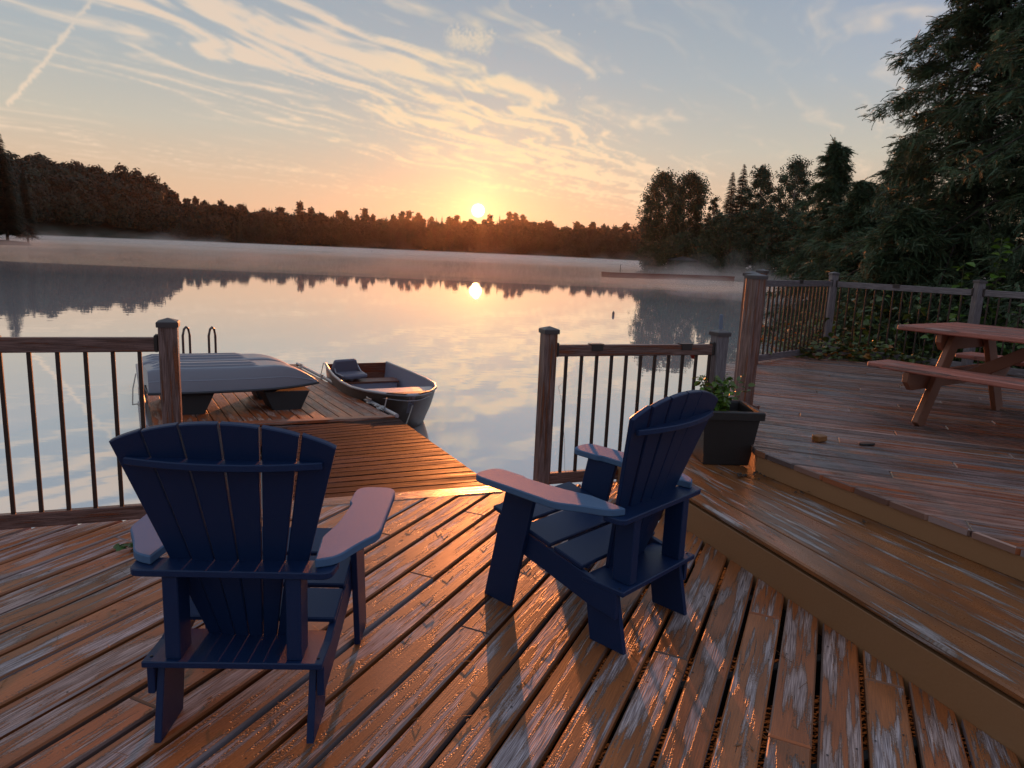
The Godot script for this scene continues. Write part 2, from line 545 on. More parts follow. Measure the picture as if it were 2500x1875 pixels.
func make_sky() -> Sky:
	for k in [[cn, 71, 0.018, 4], [cm, 72, 0.012, 3], [cf, 73, 0.016, 4]]:
		k[0].seed = k[1]
		k[0].frequency = k[2]
		k[0].fractal_octaves = k[3]
		k[0].noise_type = FastNoiseLite.TYPE_SIMPLEX_SMOOTH
	# the whole sky at a quarter degree, then the part with small clouds and the sun finer
	var w := 1024; var h := 512
	var low := PackedFloat32Array(); low.resize(w * h * 3)
	for y in h:
		var el := 90.0 - (y + 0.5) * 180.0 / h
		for x in w:
			var i := (y * w + x) * 3
			if el < -4.0:
				low[i] = 0.22; low[i + 1] = 0.17; low[i + 2] = 0.14
				continue
			var c := sky_at((x + 0.5) * 360.0 / w, maxf(el, 0.0))
			low[i] = minf(c.r, 3.0); low[i + 1] = minf(c.g, 2.4); low[i + 2] = minf(c.b, 1.6)
	var big := Image.create_from_data(w, h, false, Image.FORMAT_RGBF, low.to_byte_array())
	big.resize(4096, 2048, Image.INTERPOLATE_CUBIC)
	var y0 := 710; var y1 := 1026
	var xw := 1120
	var fine := PackedFloat32Array(); fine.resize(xw * (y1 - y0) * 3)
	var j := 0
	for y in range(y0, y1):
		var el := 90.0 - (y + 0.5) * 180.0 / 2048.0
		for x in xw:
			var c := sky_at((x - xw / 2 + 0.5) * 360.0 / 4096.0, maxf(el, 0.0))
			fine[j] = c.r; fine[j + 1] = c.g; fine[j + 2] = c.b
			j += 3
	var part := Image.create_from_data(xw, y1 - y0, false, Image.FORMAT_RGBF, fine.to_byte_array())
	big.blit_rect(part, Rect2i(xw / 2, 0, xw / 2, y1 - y0), Vector2i(0, y0))
	big.blit_rect(part, Rect2i(0, 0, xw / 2, y1 - y0), Vector2i(4096 - xw / 2, y0))
	var m := PanoramaSkyMaterial.new()
	m.panorama = ImageTexture.create_from_image(big)
	var s := Sky.new()
	s.sky_material = m
	return s


# ------------------------------------------------------------------ decks
# boards laid in a region: cut to it, separate pieces, each its own mesh
func boards(parent: Node, region: PackedVector2Array, dir: Vector2, pitch: float, gap: float, phase: float, frame: Transform3D, thick: float, mats: Array, called: String, joint := 0.0, jitter := 0.0015) -> void:
	var nrm := Vector2(-dir.y, dir.x)
	var lo := 1e9; var hi := -1e9; var l0 := 1e9; var l1 := -1e9
	for p in region:
		lo = minf(lo, p.dot(nrm)); hi = maxf(hi, p.dot(nrm))
		l0 = minf(l0, p.dot(dir)); l1 = maxf(l1, p.dot(dir))
	var k := int(floor((lo - phase) / pitch))
	var row := 0
	while phase + k * pitch < hi:
		var a := phase + k * pitch + gap / 2.0
		var b := a + pitch - gap
		k += 1
		row += 1
		var cuts := [l0 - 0.1, l1 + 0.1]
		if joint > 0.0:
			var c := l0 + joint * (0.25 + 0.75 * fposmod(row * 0.618, 1.0))
			cuts = [l0 - 0.1]
			while c < l1:
				cuts.append(c)
				c += joint
			cuts.append(l1 + 0.1)
		for i in cuts.size() - 1:
			var s0: float = cuts[i] + 0.0012
			var s1: float = cuts[i + 1] - 0.0012
			var strip := PackedVector2Array([dir * s0 + nrm * a, dir * s1 + nrm * a, dir * s1 + nrm * b, dir * s0 + nrm * b])
			for piece in Geometry2D.intersect_polygons(strip, region):
				if piece.size() < 3:
					continue
				var local := PackedVector2Array()
				for p in piece:
					local.append(Vector2(p.dot(dir), p.dot(nrm)))
				var area := 0.0
				for q in local.size():
					area += local[q].cross(local[(q + 1) % local.size()])
				if absf(area) < 0.002:
					continue
				if area < 0:
					local.reverse()
				var mb := MB.new()
				mb.off = Vector2(rng.randf() * 5.0, rng.randi_range(0, 6) * pitch + rng.randf() * 0.05 - a)
				# local x = along the board, local y = across, local z = up
				var xf := frame * Transform3D(Basis(Vector3(dir.x, 0, dir.y), Vector3(nrm.x, 0, nrm.y), Vector3.DOWN), Vector3(0, -thick + rng.randf_range(-jitter, jitter), 0))
				# that basis is left-handed in xz, so turn the board over in y to stay right-handed
				var flip := PackedVector2Array()
				for q in range(local.size() - 1, -1, -1):
					flip.append(Vector2(local[q].x, -local[q].y))
				xf = frame * Transform3D(Basis(Vector3(dir.x, 0, dir.y), -Vector3(nrm.x, 0, nrm.y), Vector3.UP), Vector3(0, -thick + rng.randf_range(-jitter, jitter), 0))
				mb.extrude(flip, thick, xf, 0.006, false)
				put(mb.mesh(), called, mats[rng.randi() % mats.size()], parent)

func skirt(parent: Node, called: String, a: Vector3, b: Vector3, h: float, w: float, m: Material) -> void:
	# a face board whose top edge runs from a to b
	var mb := MB.new()
	mb.off = Vector2(rng.randf() * 3.0, rng.randf())
	mb.beam(a - Vector3(0, h / 2, 0), b - Vector3(0, h / 2, 0), w, h, Vector3.UP, 0.003)
	put(mb.mesh(), called, m, parent)

const EDGE0 := Vector2(-0.03, -4.355)
const EDGE := Vector2(0.9367, -0.3501)

func edge_at(t: float) -> Vector2:
	return EDGE0 + EDGE * t

func decks() -> void:
	# ---- main deck
	var d := Node3D.new(); d.name = "deck"; add_child(d)
	tag(d, "main deck of diagonal brown boards with peeling stain in the foreground", "", "", "structure")
	var r1a := Vector2(0.739, -4.643)
	var rdir := Vector2(0.331, 0.9437)
	var region := PackedVector2Array([edge_at(-4.4), r1a, r1a + rdir * 8.0, Vector2(-4.1, 2.9)])
	var bd := Vector2(0.4051, -0.9143)
	boards(d, region, bd, 0.1494, 0.018, -0.0355 - 0.0055 + 0.1494 * 0.0, Transform3D(), 0.03, M.deck, "plank", 2.9)
	var e0 := edge_at(-4.4); var e1 := edge_at(1.7)
	var back := Vector2(0.3501, 0.9367)
	skirt(d, "fascia_board", xz(e0 + back * 0.02, -0.034), xz(e1 + back * 0.02, -0.034), 0.2, 0.03, M.fascia)
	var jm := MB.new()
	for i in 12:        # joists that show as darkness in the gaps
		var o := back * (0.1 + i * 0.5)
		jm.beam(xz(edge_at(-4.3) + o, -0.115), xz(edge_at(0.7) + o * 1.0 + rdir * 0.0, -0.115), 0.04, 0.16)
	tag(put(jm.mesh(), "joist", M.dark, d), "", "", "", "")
	var nm := MB.new()
	for i in 12:
		var o := back * (0.1 + i * 0.5)
		for q in range(-30, 40):
			for w: float in [-0.042, 0.04]:
				# where a nail line (parallel to the edge) meets the middle of board q
				var bn := Vector2(0.9143, 0.4051)
				var target := -0.041 + 0.1494 * (q + 0.5) + w
				var p0 := edge_at(0.0) + o
				var tt := (target - p0.dot(bn)) / EDGE.dot(bn)
				var p := p0 + EDGE * tt + Vector2(rng.randfn(), rng.randfn()) * 0.004
				if Geometry2D.is_point_in_polygon(p, region) and p.y < -0.7:
					var c := xz(p, 0.0022)
					for k in 5:
						var a := TAU * k / 5.0; var b := TAU * (k + 1) / 5.0
						nm.tri(c, c + Vector3(cos(b), 0, -sin(b)) * -0.0042, c + Vector3(cos(a), 0, -sin(a)) * -0.0042)
	tag(put(nm.mesh(), "nail_heads", M.bracket, d), "", "", "", "stuff")
	# ---- broad step up
	var s := Node3D.new(); s.name = "step"; add_child(s)
	tag(s, "broad painted step of long brown boards below the upper deck", "", "", "structure")
	var t0 := Vector2(0.725, -4.647); var t1 := t0 + rdir * 8.0
	var q0 := Vector2(1.375, -4.76); var q1 := Vector2(1.575, -4.30) + Vector2(0.42, 0.9075) * 6.6
	for i in 5:
		var a0 := t0.lerp(q0, i / 5.0); var a1 := t0.lerp(q0, (i + 1) / 5.0)
		var b0 := t1.lerp(q1, i / 5.0); var b1 := t1.lerp(q1, (i + 1) / 5.0)
		var g0 := (a1 - a0).normalized() * 0.003; var g1 := (b1 - b0).normalized() * 0.003
		var mb := MB.new()
		mb.off = Vector2(rng.randf() * 2.0, i * 0.13)
		var ax := (b0 - a0).normalized(); var ay := Vector2(-ax.y, ax.x)
		var loc := PackedVector2Array()
		for p in [a0 + g0, b0 + g1, b1 - g1, a1 - g0]:
			loc.append(Vector2((p - t0).dot(ax), -(p - t0).dot(ay)))
		if (loc[1] - loc[0]).cross(loc[2] - loc[1]) < 0:
			loc.reverse()
		mb.extrude(loc, 0.032, Transform3D(Basis(Vector3(ax.x, 0, ax.y), -Vector3(ay.x, 0, ay.y), Vector3.UP), xz(t0, STEP - 0.032 + rng.randf_range(-0.001, 0.001))), 0.008 if i == 0 else 0.004)
		put(mb.mesh(), "tread_board", M.tread[i % 3], s)
	# pocket beside the step, under the planter
	var pk := MB.new()
	pk.off = Vector2(0.3, 0.7)
	pk.extrude(PackedVector2Array([Vector2(1.30, 4.30), Vector2(1.60, 4.30), Vector2(1.64, 4.98), Vector2(1.34, 4.87)]), 0.03, Transform3D(Basis(Vector3.RIGHT, Vector3.FORWARD, Vector3.UP), Vector3(0, STEP - 0.036, 0)), 0.003)
	put(pk.mesh(), "tread_board", M.tread[1], s)
	skirt(s, "riser_board", xz(r1a + Vector2(0.0113, -0.004), STEP - 0.045), xz(r1a + Vector2(0.0113, -0.004) + rdir * 8.0, STEP - 0.045), 0.22, 0.03, M.fascia)
	skirt(s, "riser_lip", xz(r1a + Vector2(0.022, -0.008), STEP - 0.034), xz(r1a + Vector2(0.022, -0.008) + rdir * 8.0, STEP - 0.034), 0.009, 0.012, M.dark)
	# ---- upper deck
	var u := Node3D.new(); u.name = "upper_deck"; add_child(u)
	tag(u, "wet upper deck of worn reddish boards that carries the picnic table", "", "", "structure")
	var c0 := Vector2(1.545, -4.33)
	var udir := Vector2(0.42, 0.9075)
	var ureg := PackedVector2Array([c0, Vector2(1.62, -5.0), Vector2(2.1, -7.6), Vector2(2.64, -8.35), Vector2(4.12, -9.78), Vector2(4.4, -9.78), Vector2(9.2, -4.75), Vector2(9.2, 2.0), c0 + udir * 6.9])
	boards(u, ureg, Vector2(0.932, 0.3625), 0.147, 0.015, 0.03, Transform3D(Basis(), Vector3(0, UP2, 0)), 0.034, M.upper, "plank", 3.6, 0.002)
	var f0 := c0 + Vector2(0.03, 0.0)
	skirt(u, "riser_board", xz(f0, UP2 - 0.037), xz(f0 + udir * 6.9, UP2 - 0.037), 0.108, 0.03, M.fascia)
	skirt(u, "fascia_board", xz(Vector2(2.13, -7.6), UP2 - 0.037), xz(Vector2(1.65, -5.0), UP2 - 0.037), 0.2, 0.03, M.fascia)
	skirt(u, "fascia_board", xz(Vector2(1.65, -5.0), UP2 - 0.037), xz(c0 + Vector2(0.035, 0), UP2 - 0.037), 0.14, 0.03, M.fascia)
	skirt(u, "fascia_board", xz(Vector2(4.12, -9.75), UP2 - 0.037), xz(Vector2(2.66, -8.32), UP2 - 0.037), 0.2, 0.03, M.fascia)
	var uj := MB.new()
	for i in 9:
		var p := c0 + Vector2(0.2, 0.25) + Vector2(0.9, -0.42) * i * 0.55
		uj.beam(xz(p + udir * 4.5, UP2 - 0.125), xz(p - udir * (0.0 if i == 0 else 1.2), UP2 - 0.125), 0.04, 0.16)
	put(uj.mesh(), "joist", M.dark, u)


# ------------------------------------------------------------------ railings
func post_at(parent: Node, p: Vector2, y0: float, y1: float, w: float, turn: float, m: Material) -> void:
	var mb := MB.new()
	mb.off = Vector2(rng.randf() * 2.0, rng.randf())
	var b := Basis(Vector3.UP, turn)
	mb.box(Transform3D(b, xz(p, (y0 + y1 - 0.03) / 2.0)), Vector3(w, y1 - 0.03 - y0, w), 0.007)
	var post := put(mb.mesh(), "post", m, parent)
	var cp := MB.new()
	var cw := w / 2.0 + 0.007
	var q := [Vector3(-cw, 0, -cw), Vector3(cw, 0, -cw), Vector3(cw, 0, cw), Vector3(-cw, 0, cw)]
	var xf := Transform3D(b, xz(p, y1 - 0.04))
	for i in 4:
		var a: Vector3 = q[i]; var c: Vector3 = q[(i + 1) % 4]
		var up := Vector3(0, 0.024, 0)
		cp.quad(xf * c, xf * a, xf * (a + up), xf * (c + up))
		cp.quad(xf * (c + up), xf * (a + up), xf * (a * 0.93 + up * 1.2), xf * (c * 0.93 + up * 1.2))
		cp.tri(xf * (c * 0.93 + up * 1.2), xf * (a * 0.93 + up * 1.2), xf * Vector3(0, 0.046, 0))
	put(cp.mesh(), "cap", M.cap, post)

# rails and balusters between two posts
func railing(parent: Node, a: Vector2, b: Vector2, yb: float, pw: float, lo: float, hi: float, spacing: float, first: float, m: Material, brackets: Array, bal := 0.019) -> void:
	var d := (b - a).normalized()
	var len := a.distance_to(b)
	var s := a + d * (pw * 0.5)
	var e := b - d * (pw * 0.5)
	var top := MB.new()
	top.off = Vector2(rng.randf() * 2.0, rng.randf())
	top.beam(xz(s, yb + hi - 0.037), xz(e, yb + hi - 0.037), 0.038, 0.074, Vector3.UP, 0.004)
	put(top.mesh(), "top_rail", m, parent)
	var bot := MB.new()
	bot.off = Vector2(rng.randf() * 2.0, rng.randf())
	bot.beam(xz(s, yb + lo + 0.038), xz(e, yb + lo + 0.038), 0.038, 0.076, Vector3.UP, 0.004)
	put(bot.mesh(), "bottom_rail", m, parent)
	var bm := MB.new()
	bm.box(Transform3D(Basis(Vector3.UP, -d.angle()), Vector3.ZERO), Vector3(bal, hi - lo - 0.148, bal), 0.002)
	var mesh := bm.mesh()
	var t := first
	while t < len - pw * 0.5 - 0.02:
		put(mesh, "baluster", M.iron, parent, Transform3D(Basis(), xz(a + d * t, yb + (lo + hi) / 2.0)))
		t += spacing
	for k in brackets:
		var br := MB.new()
		var xf := Transform3D(Basis(Vector3.UP, -d.angle()), xz(a + d * k, yb + hi))
		br.box(xf.translated_local(Vector3(0, 0.003, 0)), Vector3(0.095, 0.006, 0.05), 0.001)
		br.box(xf.translated_local(Vector3(0, -0.018, 0.0225)), Vector3(0.08, 0.04, 0.004), 0.001)
		br.box(xf.translated_local(Vector3(0, -0.018, -0.0225)), Vector3(0.08, 0.04, 0.004), 0.001)
		put(br.mesh(), "bracket", M.bracket, parent)
	for k in [[s, 1.0], [e, -1.0]]:
		var cl := MB.new()
		var xf := Transform3D(Basis(Vector3.UP, -d.angle()), xz(k[0] + d * k[1] * 0.012, yb + hi - 0.03))
		cl.box(xf, Vector3(0.022, 0.09, 0.05), 0.006)
		put(cl.mesh(), "end_bracket", M.bracket, parent)

func railings() -> void:
	var turn := -EDGE.angle()
	# left of the gangway
	var p1 := Vector2(-1.775, -3.622)
	var p0 := p1 - EDGE * 2.05
	var l := thing("deck_railing", "dark wood and iron railing left of the dock, behind the left blue chair", "railing")
	post_at(l, p1, -0.25, 1.09, 0.09, turn, M.post)
	post_at(l, p0, -0.25, 1.09, 0.09, turn, M.post)
	railing(l, p0, p1, 0.03, 0.09, 0.0, 0.965, 0.1205, 0.105, M.rail, [1.27])
	# right of the gangway
	var m0 := Vector2(0.219, -4.447); var m1 := Vector2(1.421, -4.896)
	var r := thing("deck_railing", "railing right of the dock opening, behind the right blue chair", "railing")
	post_at(r, m0, -0.25, 1.05, 0.088, turn, M.post)
	post_at(r, m1, -0.05, 1.035, 0.092, turn, M.post_grey)
	railing(r, m0, m1, 0.0, 0.088, 0.018, 0.937, 0.1085, 0.128, M.rail, [0.335, 1.01])
	# red and white float tag hung on the rail, and the bluish strip on the post
	var rf := MB.new()
	rf.lathe(PackedVector2Array([Vector2(0.001, 0.004), Vector2(0.022, 0.004), Vector2(0.024, 0.0), Vector2(0.022, -0.004), Vector2(0.001, -0.004)]), Transform3D(Basis(Vector3.RIGHT, PI / 2), Vector3(1.246, 0.853, -4.872)), 18)
	tag(put(rf.mesh(), "reflector", plain(Color(0.33, 0.035, 0.02), 0.3)), "round red reflector behind the top rail near the grey post", "reflector")
	var st := MB.new()
	st.extrude(rounded([Vector2(-0.016, 0), Vector2(0.016, 0), Vector2(0.013, 0.24), Vector2(-0.013, 0.24)], [0.0, 0.0, 0.012, 0.012]), 0.008, Transform3D(Basis.from_euler(Vector3(0.06, 0.2, 0.07)), Vector3(1.445, 0.90, -4.972)), 0.002)
	tag(put(st.mesh(), "marker_stake", bumpy(plain(Color(0.16, 0.19, 0.25), 0.5), M.fine, 9.0, 0.1)), "bluish grey plastic strip sticking up behind the grey post cap", "stake")
	# upper deck
	var a := Vector2(2.79, -8.2); var c := Vector2(4.2, -9.55); var q := Vector2(5.4, -8.4); var z := q + (q - c)
	var tp := thing("tall_post", "tall weathered gate post at the edge of the upper deck", "post")
	post_at(tp, Vector2(1.81, -5.44), -0.1, 1.42, 0.108, 0.55, M.post)
	var ub := MB.new()
	ub.box(Transform3D(Basis(Vector3.UP, 0.55), Vector3(1.90, UP2 + 0.03, -5.48)), Vector3(0.05, 0.06, 0.10), 0.004)
	put(ub.mesh(), "base_block", M.rail, tp)
	var far := thing("deck_railing", "railing along the lake side of the upper deck, seen against the mist", "railing")
	post_at(far, Vector2(2.02, -6.2), -0.1, 1.425, 0.09, 0.4, M.post)
	post_at(far, a, 0.0, 1.43, 0.092, 0.75, M.post)
	post_at(far, c, 0.0, 1.425, 0.092, 0.1, M.post_grey)
	railing(far, a, c, UP2, 0.092, 0.02, 0.965, 0.107, 0.11, M.post_grey, [0.98])
	var side := thing("deck_railing", "railing behind the picnic table, in front of the leafy bushes", "railing")
	post_at(side, q, 0.0, 1.42, 0.092, 0.1, M.post_grey)
	post_at(side, z, 0.0, 1.42, 0.092, 0.1, M.post_grey)
	railing(side, c, q, UP2, 0.092, 0.02, 0.96, 0.107, 0.11, M.post_grey, [0.78], 0.017)
	railing(side, q, z, UP2, 0.092, 0.02, 0.96, 0.107, 0.11, M.post_grey, [0.78], 0.017)


# ------------------------------------------------------------------ garden chair
func chair(label: String, at: Vector3, az: float) -> Node3D:
	var t := thing("garden_chair", label, "chair", at, -deg_to_rad(az), "blue garden chairs on the deck")
	var one := func(called: String, f: Callable, m: Material = M.blue, parent: Node = t) -> Node:
		var mb := MB.new()
		mb.off = Vector2(rng.randf(), rng.randf())
		f.call(mb)
		return put(mb.mesh(), called, m, parent)
	# panels that stand fore and aft: local x = chair z, local y = up
	var side := func(x: float) -> Transform3D:
		return Transform3D(Basis(Vector3(0, 0, 1), Vector3(0, 1, 0), Vector3(-1, 0, 0)), Vector3(x, 0, 0))
	for s in [-1.0, 1.0]:
		one.call("rear_leg", func(mb): mb.extrude(PackedVector2Array([Vector2(-0.16, 0), Vector2(0.004, 0), Vector2(-0.05, 0.243), Vector2(-0.205, 0.243)]), 0.022, side.call(s * 0.227 + 0.011), 0.002))
		one.call("front_leg", func(mb): mb.extrude(PackedVector2Array([Vector2(-0.713, 0), Vector2(-0.556, 0), Vector2(-0.44, 0.553), Vector2(-0.60, 0.553)]), 0.022, side.call(s * 0.276 + 0.011), 0.002))
		one.call("side_rail", func(mb): mb.extrude(PackedVector2Array([Vector2(-0.16, 0.158), Vector2(-0.03, 0.142), Vector2(-0.03, 0.2425), Vector2(-0.20, 0.282), Vector2(-0.665, 0.381), Vector2(-0.69, 0.30), Vector2(-0.60, 0.268)]), 0.022, side.call(s * 0.2525 + 0.011), 0.002))
		# arms: local x = chair x, local y = forward
		var pts := [Vector2(0.238, 0.035), Vector2(0.30, 0.06), Vector2(0.338, 0.15), Vector2(0.398, 0.25), Vector2(0.402, 0.70), Vector2(0.252, 0.70), Vector2(0.250, 0.535), Vector2(0.262, 0.515), Vector2(0.250, 0.33), Vector2(0.222, 0.21)]
		var rad := [0.005, 0.05, 0.06, 0.03, 0.055, 0.06, 0.01, 0.012, 0.12, 0.02]
		var outline := rounded(pts, rad)
		if s < 0:
			var mir := PackedVector2Array()
			for i in range(outline.size() - 1, -1, -1):
				mir.append(Vector2(-outline[i].x, outline[i].y))
			outline = mir
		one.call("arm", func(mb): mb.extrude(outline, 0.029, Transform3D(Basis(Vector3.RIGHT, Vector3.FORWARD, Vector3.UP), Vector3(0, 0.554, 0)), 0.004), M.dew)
		one.call("arm_post", func(mb): mb.box(Transform3D(Basis(), Vector3(s * 0.178, 0.398, -0.058)), Vector3(0.045, 0.266, 0.085), 0.003))
	one.call("rear_shelf", func(mb): mb.box(Transform3D(Basis(), Vector3(0, 0.2545, -0.098)), Vector3(0.53, 0.021, 0.195), 0.003))
	one.call("arm_bar", func(mb): mb.extrude(rounded([Vector2(-0.29, 0.005), Vector2(0.29, 0.005), Vector2(0.30, 0.095), Vector2(-0.30, 0.095)], [0.03, 0.03, 0.01, 0.01]), 0.022, Transform3D(Basis(Vector3.RIGHT, Vector3.FORWARD, Vector3.UP), Vector3(0, 0.5315, 0)), 0.003))
	for k in [[-0.705, -0.545], [-0.53, -0.368], [-0.353, -0.20]]:
		var zc: float = (k[0] + k[1]) / 2.0
		var y := 0.382 + (-0.665 - zc) * 0.212 + 0.0105
		one.call("seat_slat", func(mb): mb.box(Transform3D(Basis(Vector3.RIGHT, 0.208), Vector3(0, y + 0.001, zc)), Vector3(0.525, 0.02, k[1] - k[0]), 0.004))
	# fanned back of six slats, hollowed a little
	var uy := Vector3(0, 1, 0.279).normalized()
	var bx := Basis(Vector3.RIGHT, uy, Vector3.RIGHT.cross(uy))
	var half := func(v: float) -> float: return 0.125 + (0.314 - 0.125) * v / 0.72
	for i in 6:
		var e0 := -1.0 + i / 3.0
		var e1 := -1.0 + (i + 1) / 3.0
		var gap := 0.0036
		var poly := PackedVector2Array()
		poly.append(Vector2(e0 * half.call(0.0) + gap * 0.25, 0))
		poly.append(Vector2(e1 * half.call(0.0) - gap * 0.25, 0))
		for j in 5:
			var f := lerpf(e1, e0, j / 4.0)
			var v := 0.792 - 0.074 * f * f
			var x: float = f * half.call(v)
			x += gap if j == 4 else (-gap if j == 0 else 0.0)
			poly.append(Vector2(x, v))
		var mid := (e0 + e1) / 2.0
		var bow := 0.008 * (1.0 - mid * mid)
		var xf := Transform3D(bx * Basis(Vector3.UP, 0.035 * mid), Vector3(0, 0.25, -0.19 + bow))
		one.call("back_slat", func(mb): mb.extrude(poly, 0.02, xf, 0.003))
	var bat := PackedVector2Array()
	var bat2 := PackedVector2Array()
	for i in 9:
		var f := 1.0 - i / 4.0
		bat.append(Vector2(0.272 * f, -0.004 * (1.0 - f * f)))
		bat2.append(Vector2(-0.272 * f, -0.012 - 0.045 * (1.0 - f * f)))
	bat2.append_array(bat)
	one.call("back_batten", func(mb): mb.extrude(bat2, 0.022, Transform3D(Basis(Vector3.RIGHT, Vector3.FORWARD, Vector3.UP), Vector3(0, 0.875, 0.006)), 0.003))
	var sm := MB.new()
	sm.lathe(PackedVector2Array([Vector2(0.0, 0.0022), Vector2(0.004, 0.0018), Vector2(0.0055, 0.0)]), Transform3D(), 8)
	var sc := sm.mesh()
	for p in [Vector3(-0.247, 0.2655, -0.03), Vector3(0.247, 0.2655, -0.03), Vector3(0.247, 0.2655, -0.16), Vector3(-0.247, 0.2655, -0.16)]:
		put(sc, "screw", M.screw, t, Transform3D(Basis(), p))
	return t


# ------------------------------------------------------------------ picnic table, planter, small things
func picnic_table() -> void:
	# local x = across, local z = along (towards the right front)
	var t := thing("picnic_table", "reddish brown wooden picnic table with benches on the upper deck", "picnic table", Vector3(3.63, UP2, -5.63), 0.0)
	t.transform.basis = Basis(Vector3(0.82, 0, -0.572), Vector3.UP, Vector3(0.572, 0, 0.82))
	var one := func(called: String, f: Callable, m: Material) -> void:
		var mb := MB.new()
		mb.off = Vector2(rng.randf() * 2.0, rng.randf())
		f.call(mb)
		put(mb.mesh(), called, m, t)
	for i in 5:
		var x := -0.40 + i * 0.2
		one.call("tabletop_plank", func(mb): mb.box(Transform3D(Basis(), Vector3(x, 0.704, 0.60)), Vector3(0.188, 0.04, 1.9), 0.008), M.red)
	for s in [-1.0, 1.0]:
		for k in 2:
			var x: float = s * (0.635 + k * 0.157)
			one.call("bench_plank", func(mb): mb.box(Transform3D(Basis(), Vector3(x, 0.43, 0.60)), Vector3(0.147, 0.04, 1.9), 0.008), M.red)
	for z in [0.0, 1.2]:
		for s in [-1.0, 1.0]:
			one.call("leg", func(mb): mb.beam(Vector3(s * 0.69, 0.0, z), Vector3(s * 0.27, 0.683, z), 0.042, 0.125, Vector3(s, 1, 0), 0.004), M.redleg)
		one.call("seat_beam", func(mb): mb.extrude(PackedVector2Array([Vector2(-0.80, 0.275), Vector2(0.80, 0.275), Vector2(0.88, 0.34), Vector2(0.88, 0.409), Vector2(-0.88, 0.409), Vector2(-0.88, 0.34)]), 0.04, Transform3D(Basis(), Vector3(0, 0, z - 0.064)), 0.003), M.redleg)
		one.call("top_beam", func(mb): mb.extrude(PackedVector2Array([Vector2(-0.40, 0.56), Vector2(0.40, 0.56), Vector2(0.46, 0.62), Vector2(0.46, 0.683), Vector2(-0.46, 0.683), Vector2(-0.46, 0.62)]), 0.04, Transform3D(Basis(), Vector3(0, 0, z - 0.064)), 0.003), M.redleg)
	var bo := MB.new()
	bo.lathe(PackedVector2Array([Vector2(0.0, 0.006), Vector2(0.008, 0.005), Vector2(0.011, 0.0)]), Transform3D(Basis(Vector3.RIGHT, -PI / 2), Vector3.ZERO), 8)
	var bolt := bo.mesh()
	for s in [-1.0, 1.0]:
		for q in [Vector2(0.46, 0.37), Vector2(0.43, 0.335), Vector2(0.32, 0.63), Vector2(0.30, 0.60)]:
			put(bolt, "bolt", M.screw, t, Transform3D(Basis(), Vector3(s * q.x, q.y, -0.066)))
	one.call("brace", func(mb): mb.beam(Vector3(0, 0.33, 0.0), Vector3(0, 0.66, 0.52), 0.04, 0.09, Vector3(0, 1, 0), 0.003), M.redleg)
	one.call("brace", func(mb): mb.beam(Vector3(0, 0.33, 1.2), Vector3(0, 0.66, 0.68), 0.04, 0.09, Vector3(0, 1, 0), 0.003), M.redleg)

func leaf_mesh(kind: String) -> ArrayMesh:
	var mb := MB.new()
	var r := RandomNumberGenerator.new()
	r.seed = 5
	match kind:
		"broad":        # one pointed leaf, folded along its rib
			var pts := [Vector2(0.0, 0.0), Vector2(0.22, 0.28), Vector2(0.36, 0.55), Vector2(0.24, 0.85), Vector2(0.0, 1.0)]
			for s in [-1.0, 1.0]:
				for i in 4:
					var a: Vector2 = pts[i]; var b: Vector2 = pts[i + 1]
					var ya := -0.25 * a.y * a.y; var yb := -0.25 * b.y * b.y
					var A := Vector3(0, ya, a.y); var B := Vector3(0, yb, b.y)
					var Ao := Vector3(s * a.x, ya + a.x * 0.35, a.y); var Bo := Vector3(s * b.x, yb + b.x * 0.35, b.y)
					if s > 0:
						mb.quad(A, B, Bo, Ao)
					else:
						mb.quad(A, Ao, Bo, B)
		"cluster":      # a handful of small leaves
			for i in 9:
				var c := Vector3(r.randf_range(-1, 1), r.randf_range(-1, 1), r.randf_range(-1, 1)) * 0.6
				var d := Vector3(r.randf_range(-1, 1), r.randf_range(-1, 0.5), r.randf_range(-1, 1)).normalized() * 0.42
				var e := d.cross(Vector3(r.randf_range(-1, 1), r.randf_range(-1, 1), r.randf_range(-1, 1))).normalized() * 0.2
				mb.quad(c, c + d * 0.5 - e, c + d, c + d * 0.5 + e)
		"spray":        # a flat drooping cedar spray with side fingers
			for i in 12:
				var f := i / 11.0
				var base := Vector3(0, -0.28 * f * f, f * 0.85)
				for s in [-1.0, 1.0]:
					var l := (0.36 - 0.22 * f) * r.randf_range(0.6, 1.25)
					var tip := base + Vector3(s * l * 0.75, -0.1 * l - r.randf() * 0.06, l * 0.8)
					var w := Vector3(0.0, 0.012, 0.032)
					var mid := base.lerp(tip, 0.55)
					mb.quad(base, mid - w, tip, mid + w)
			mb.quad(Vector3(-0.02, 0, 0), Vector3(0.02, 0, 0), Vector3(0.012, -0.3, 1.0), Vector3(-0.012, -0.3, 1.0))
	return mb.mesh()

func leaf_xf(p: Vector3, dir: Vector3, size: float) -> Transform3D:
	# leaf meshes grow along +z; droop and roll at random
	var z := dir.normalized()
	var x := Vector3.UP.cross(z)
	if x.length() < 0.1:
		x = Vector3.RIGHT
	x = x.normalized()
	var b := Basis(x, z.cross(x), z) * Basis(Vector3.BACK, rng.randf_range(-0.7, 0.7))
	return Transform3D(b.scaled(Vector3.ONE * size) if false else b * Basis.from_scale(Vector3.ONE * size), p)

func rand_dir(y0 := -0.4, y1 := 0.8) -> Vector3:
	var a := rng.randf() * TAU
	return Vector3(cos(a), rng.randf_range(y0, y1), sin(a)).normalized()

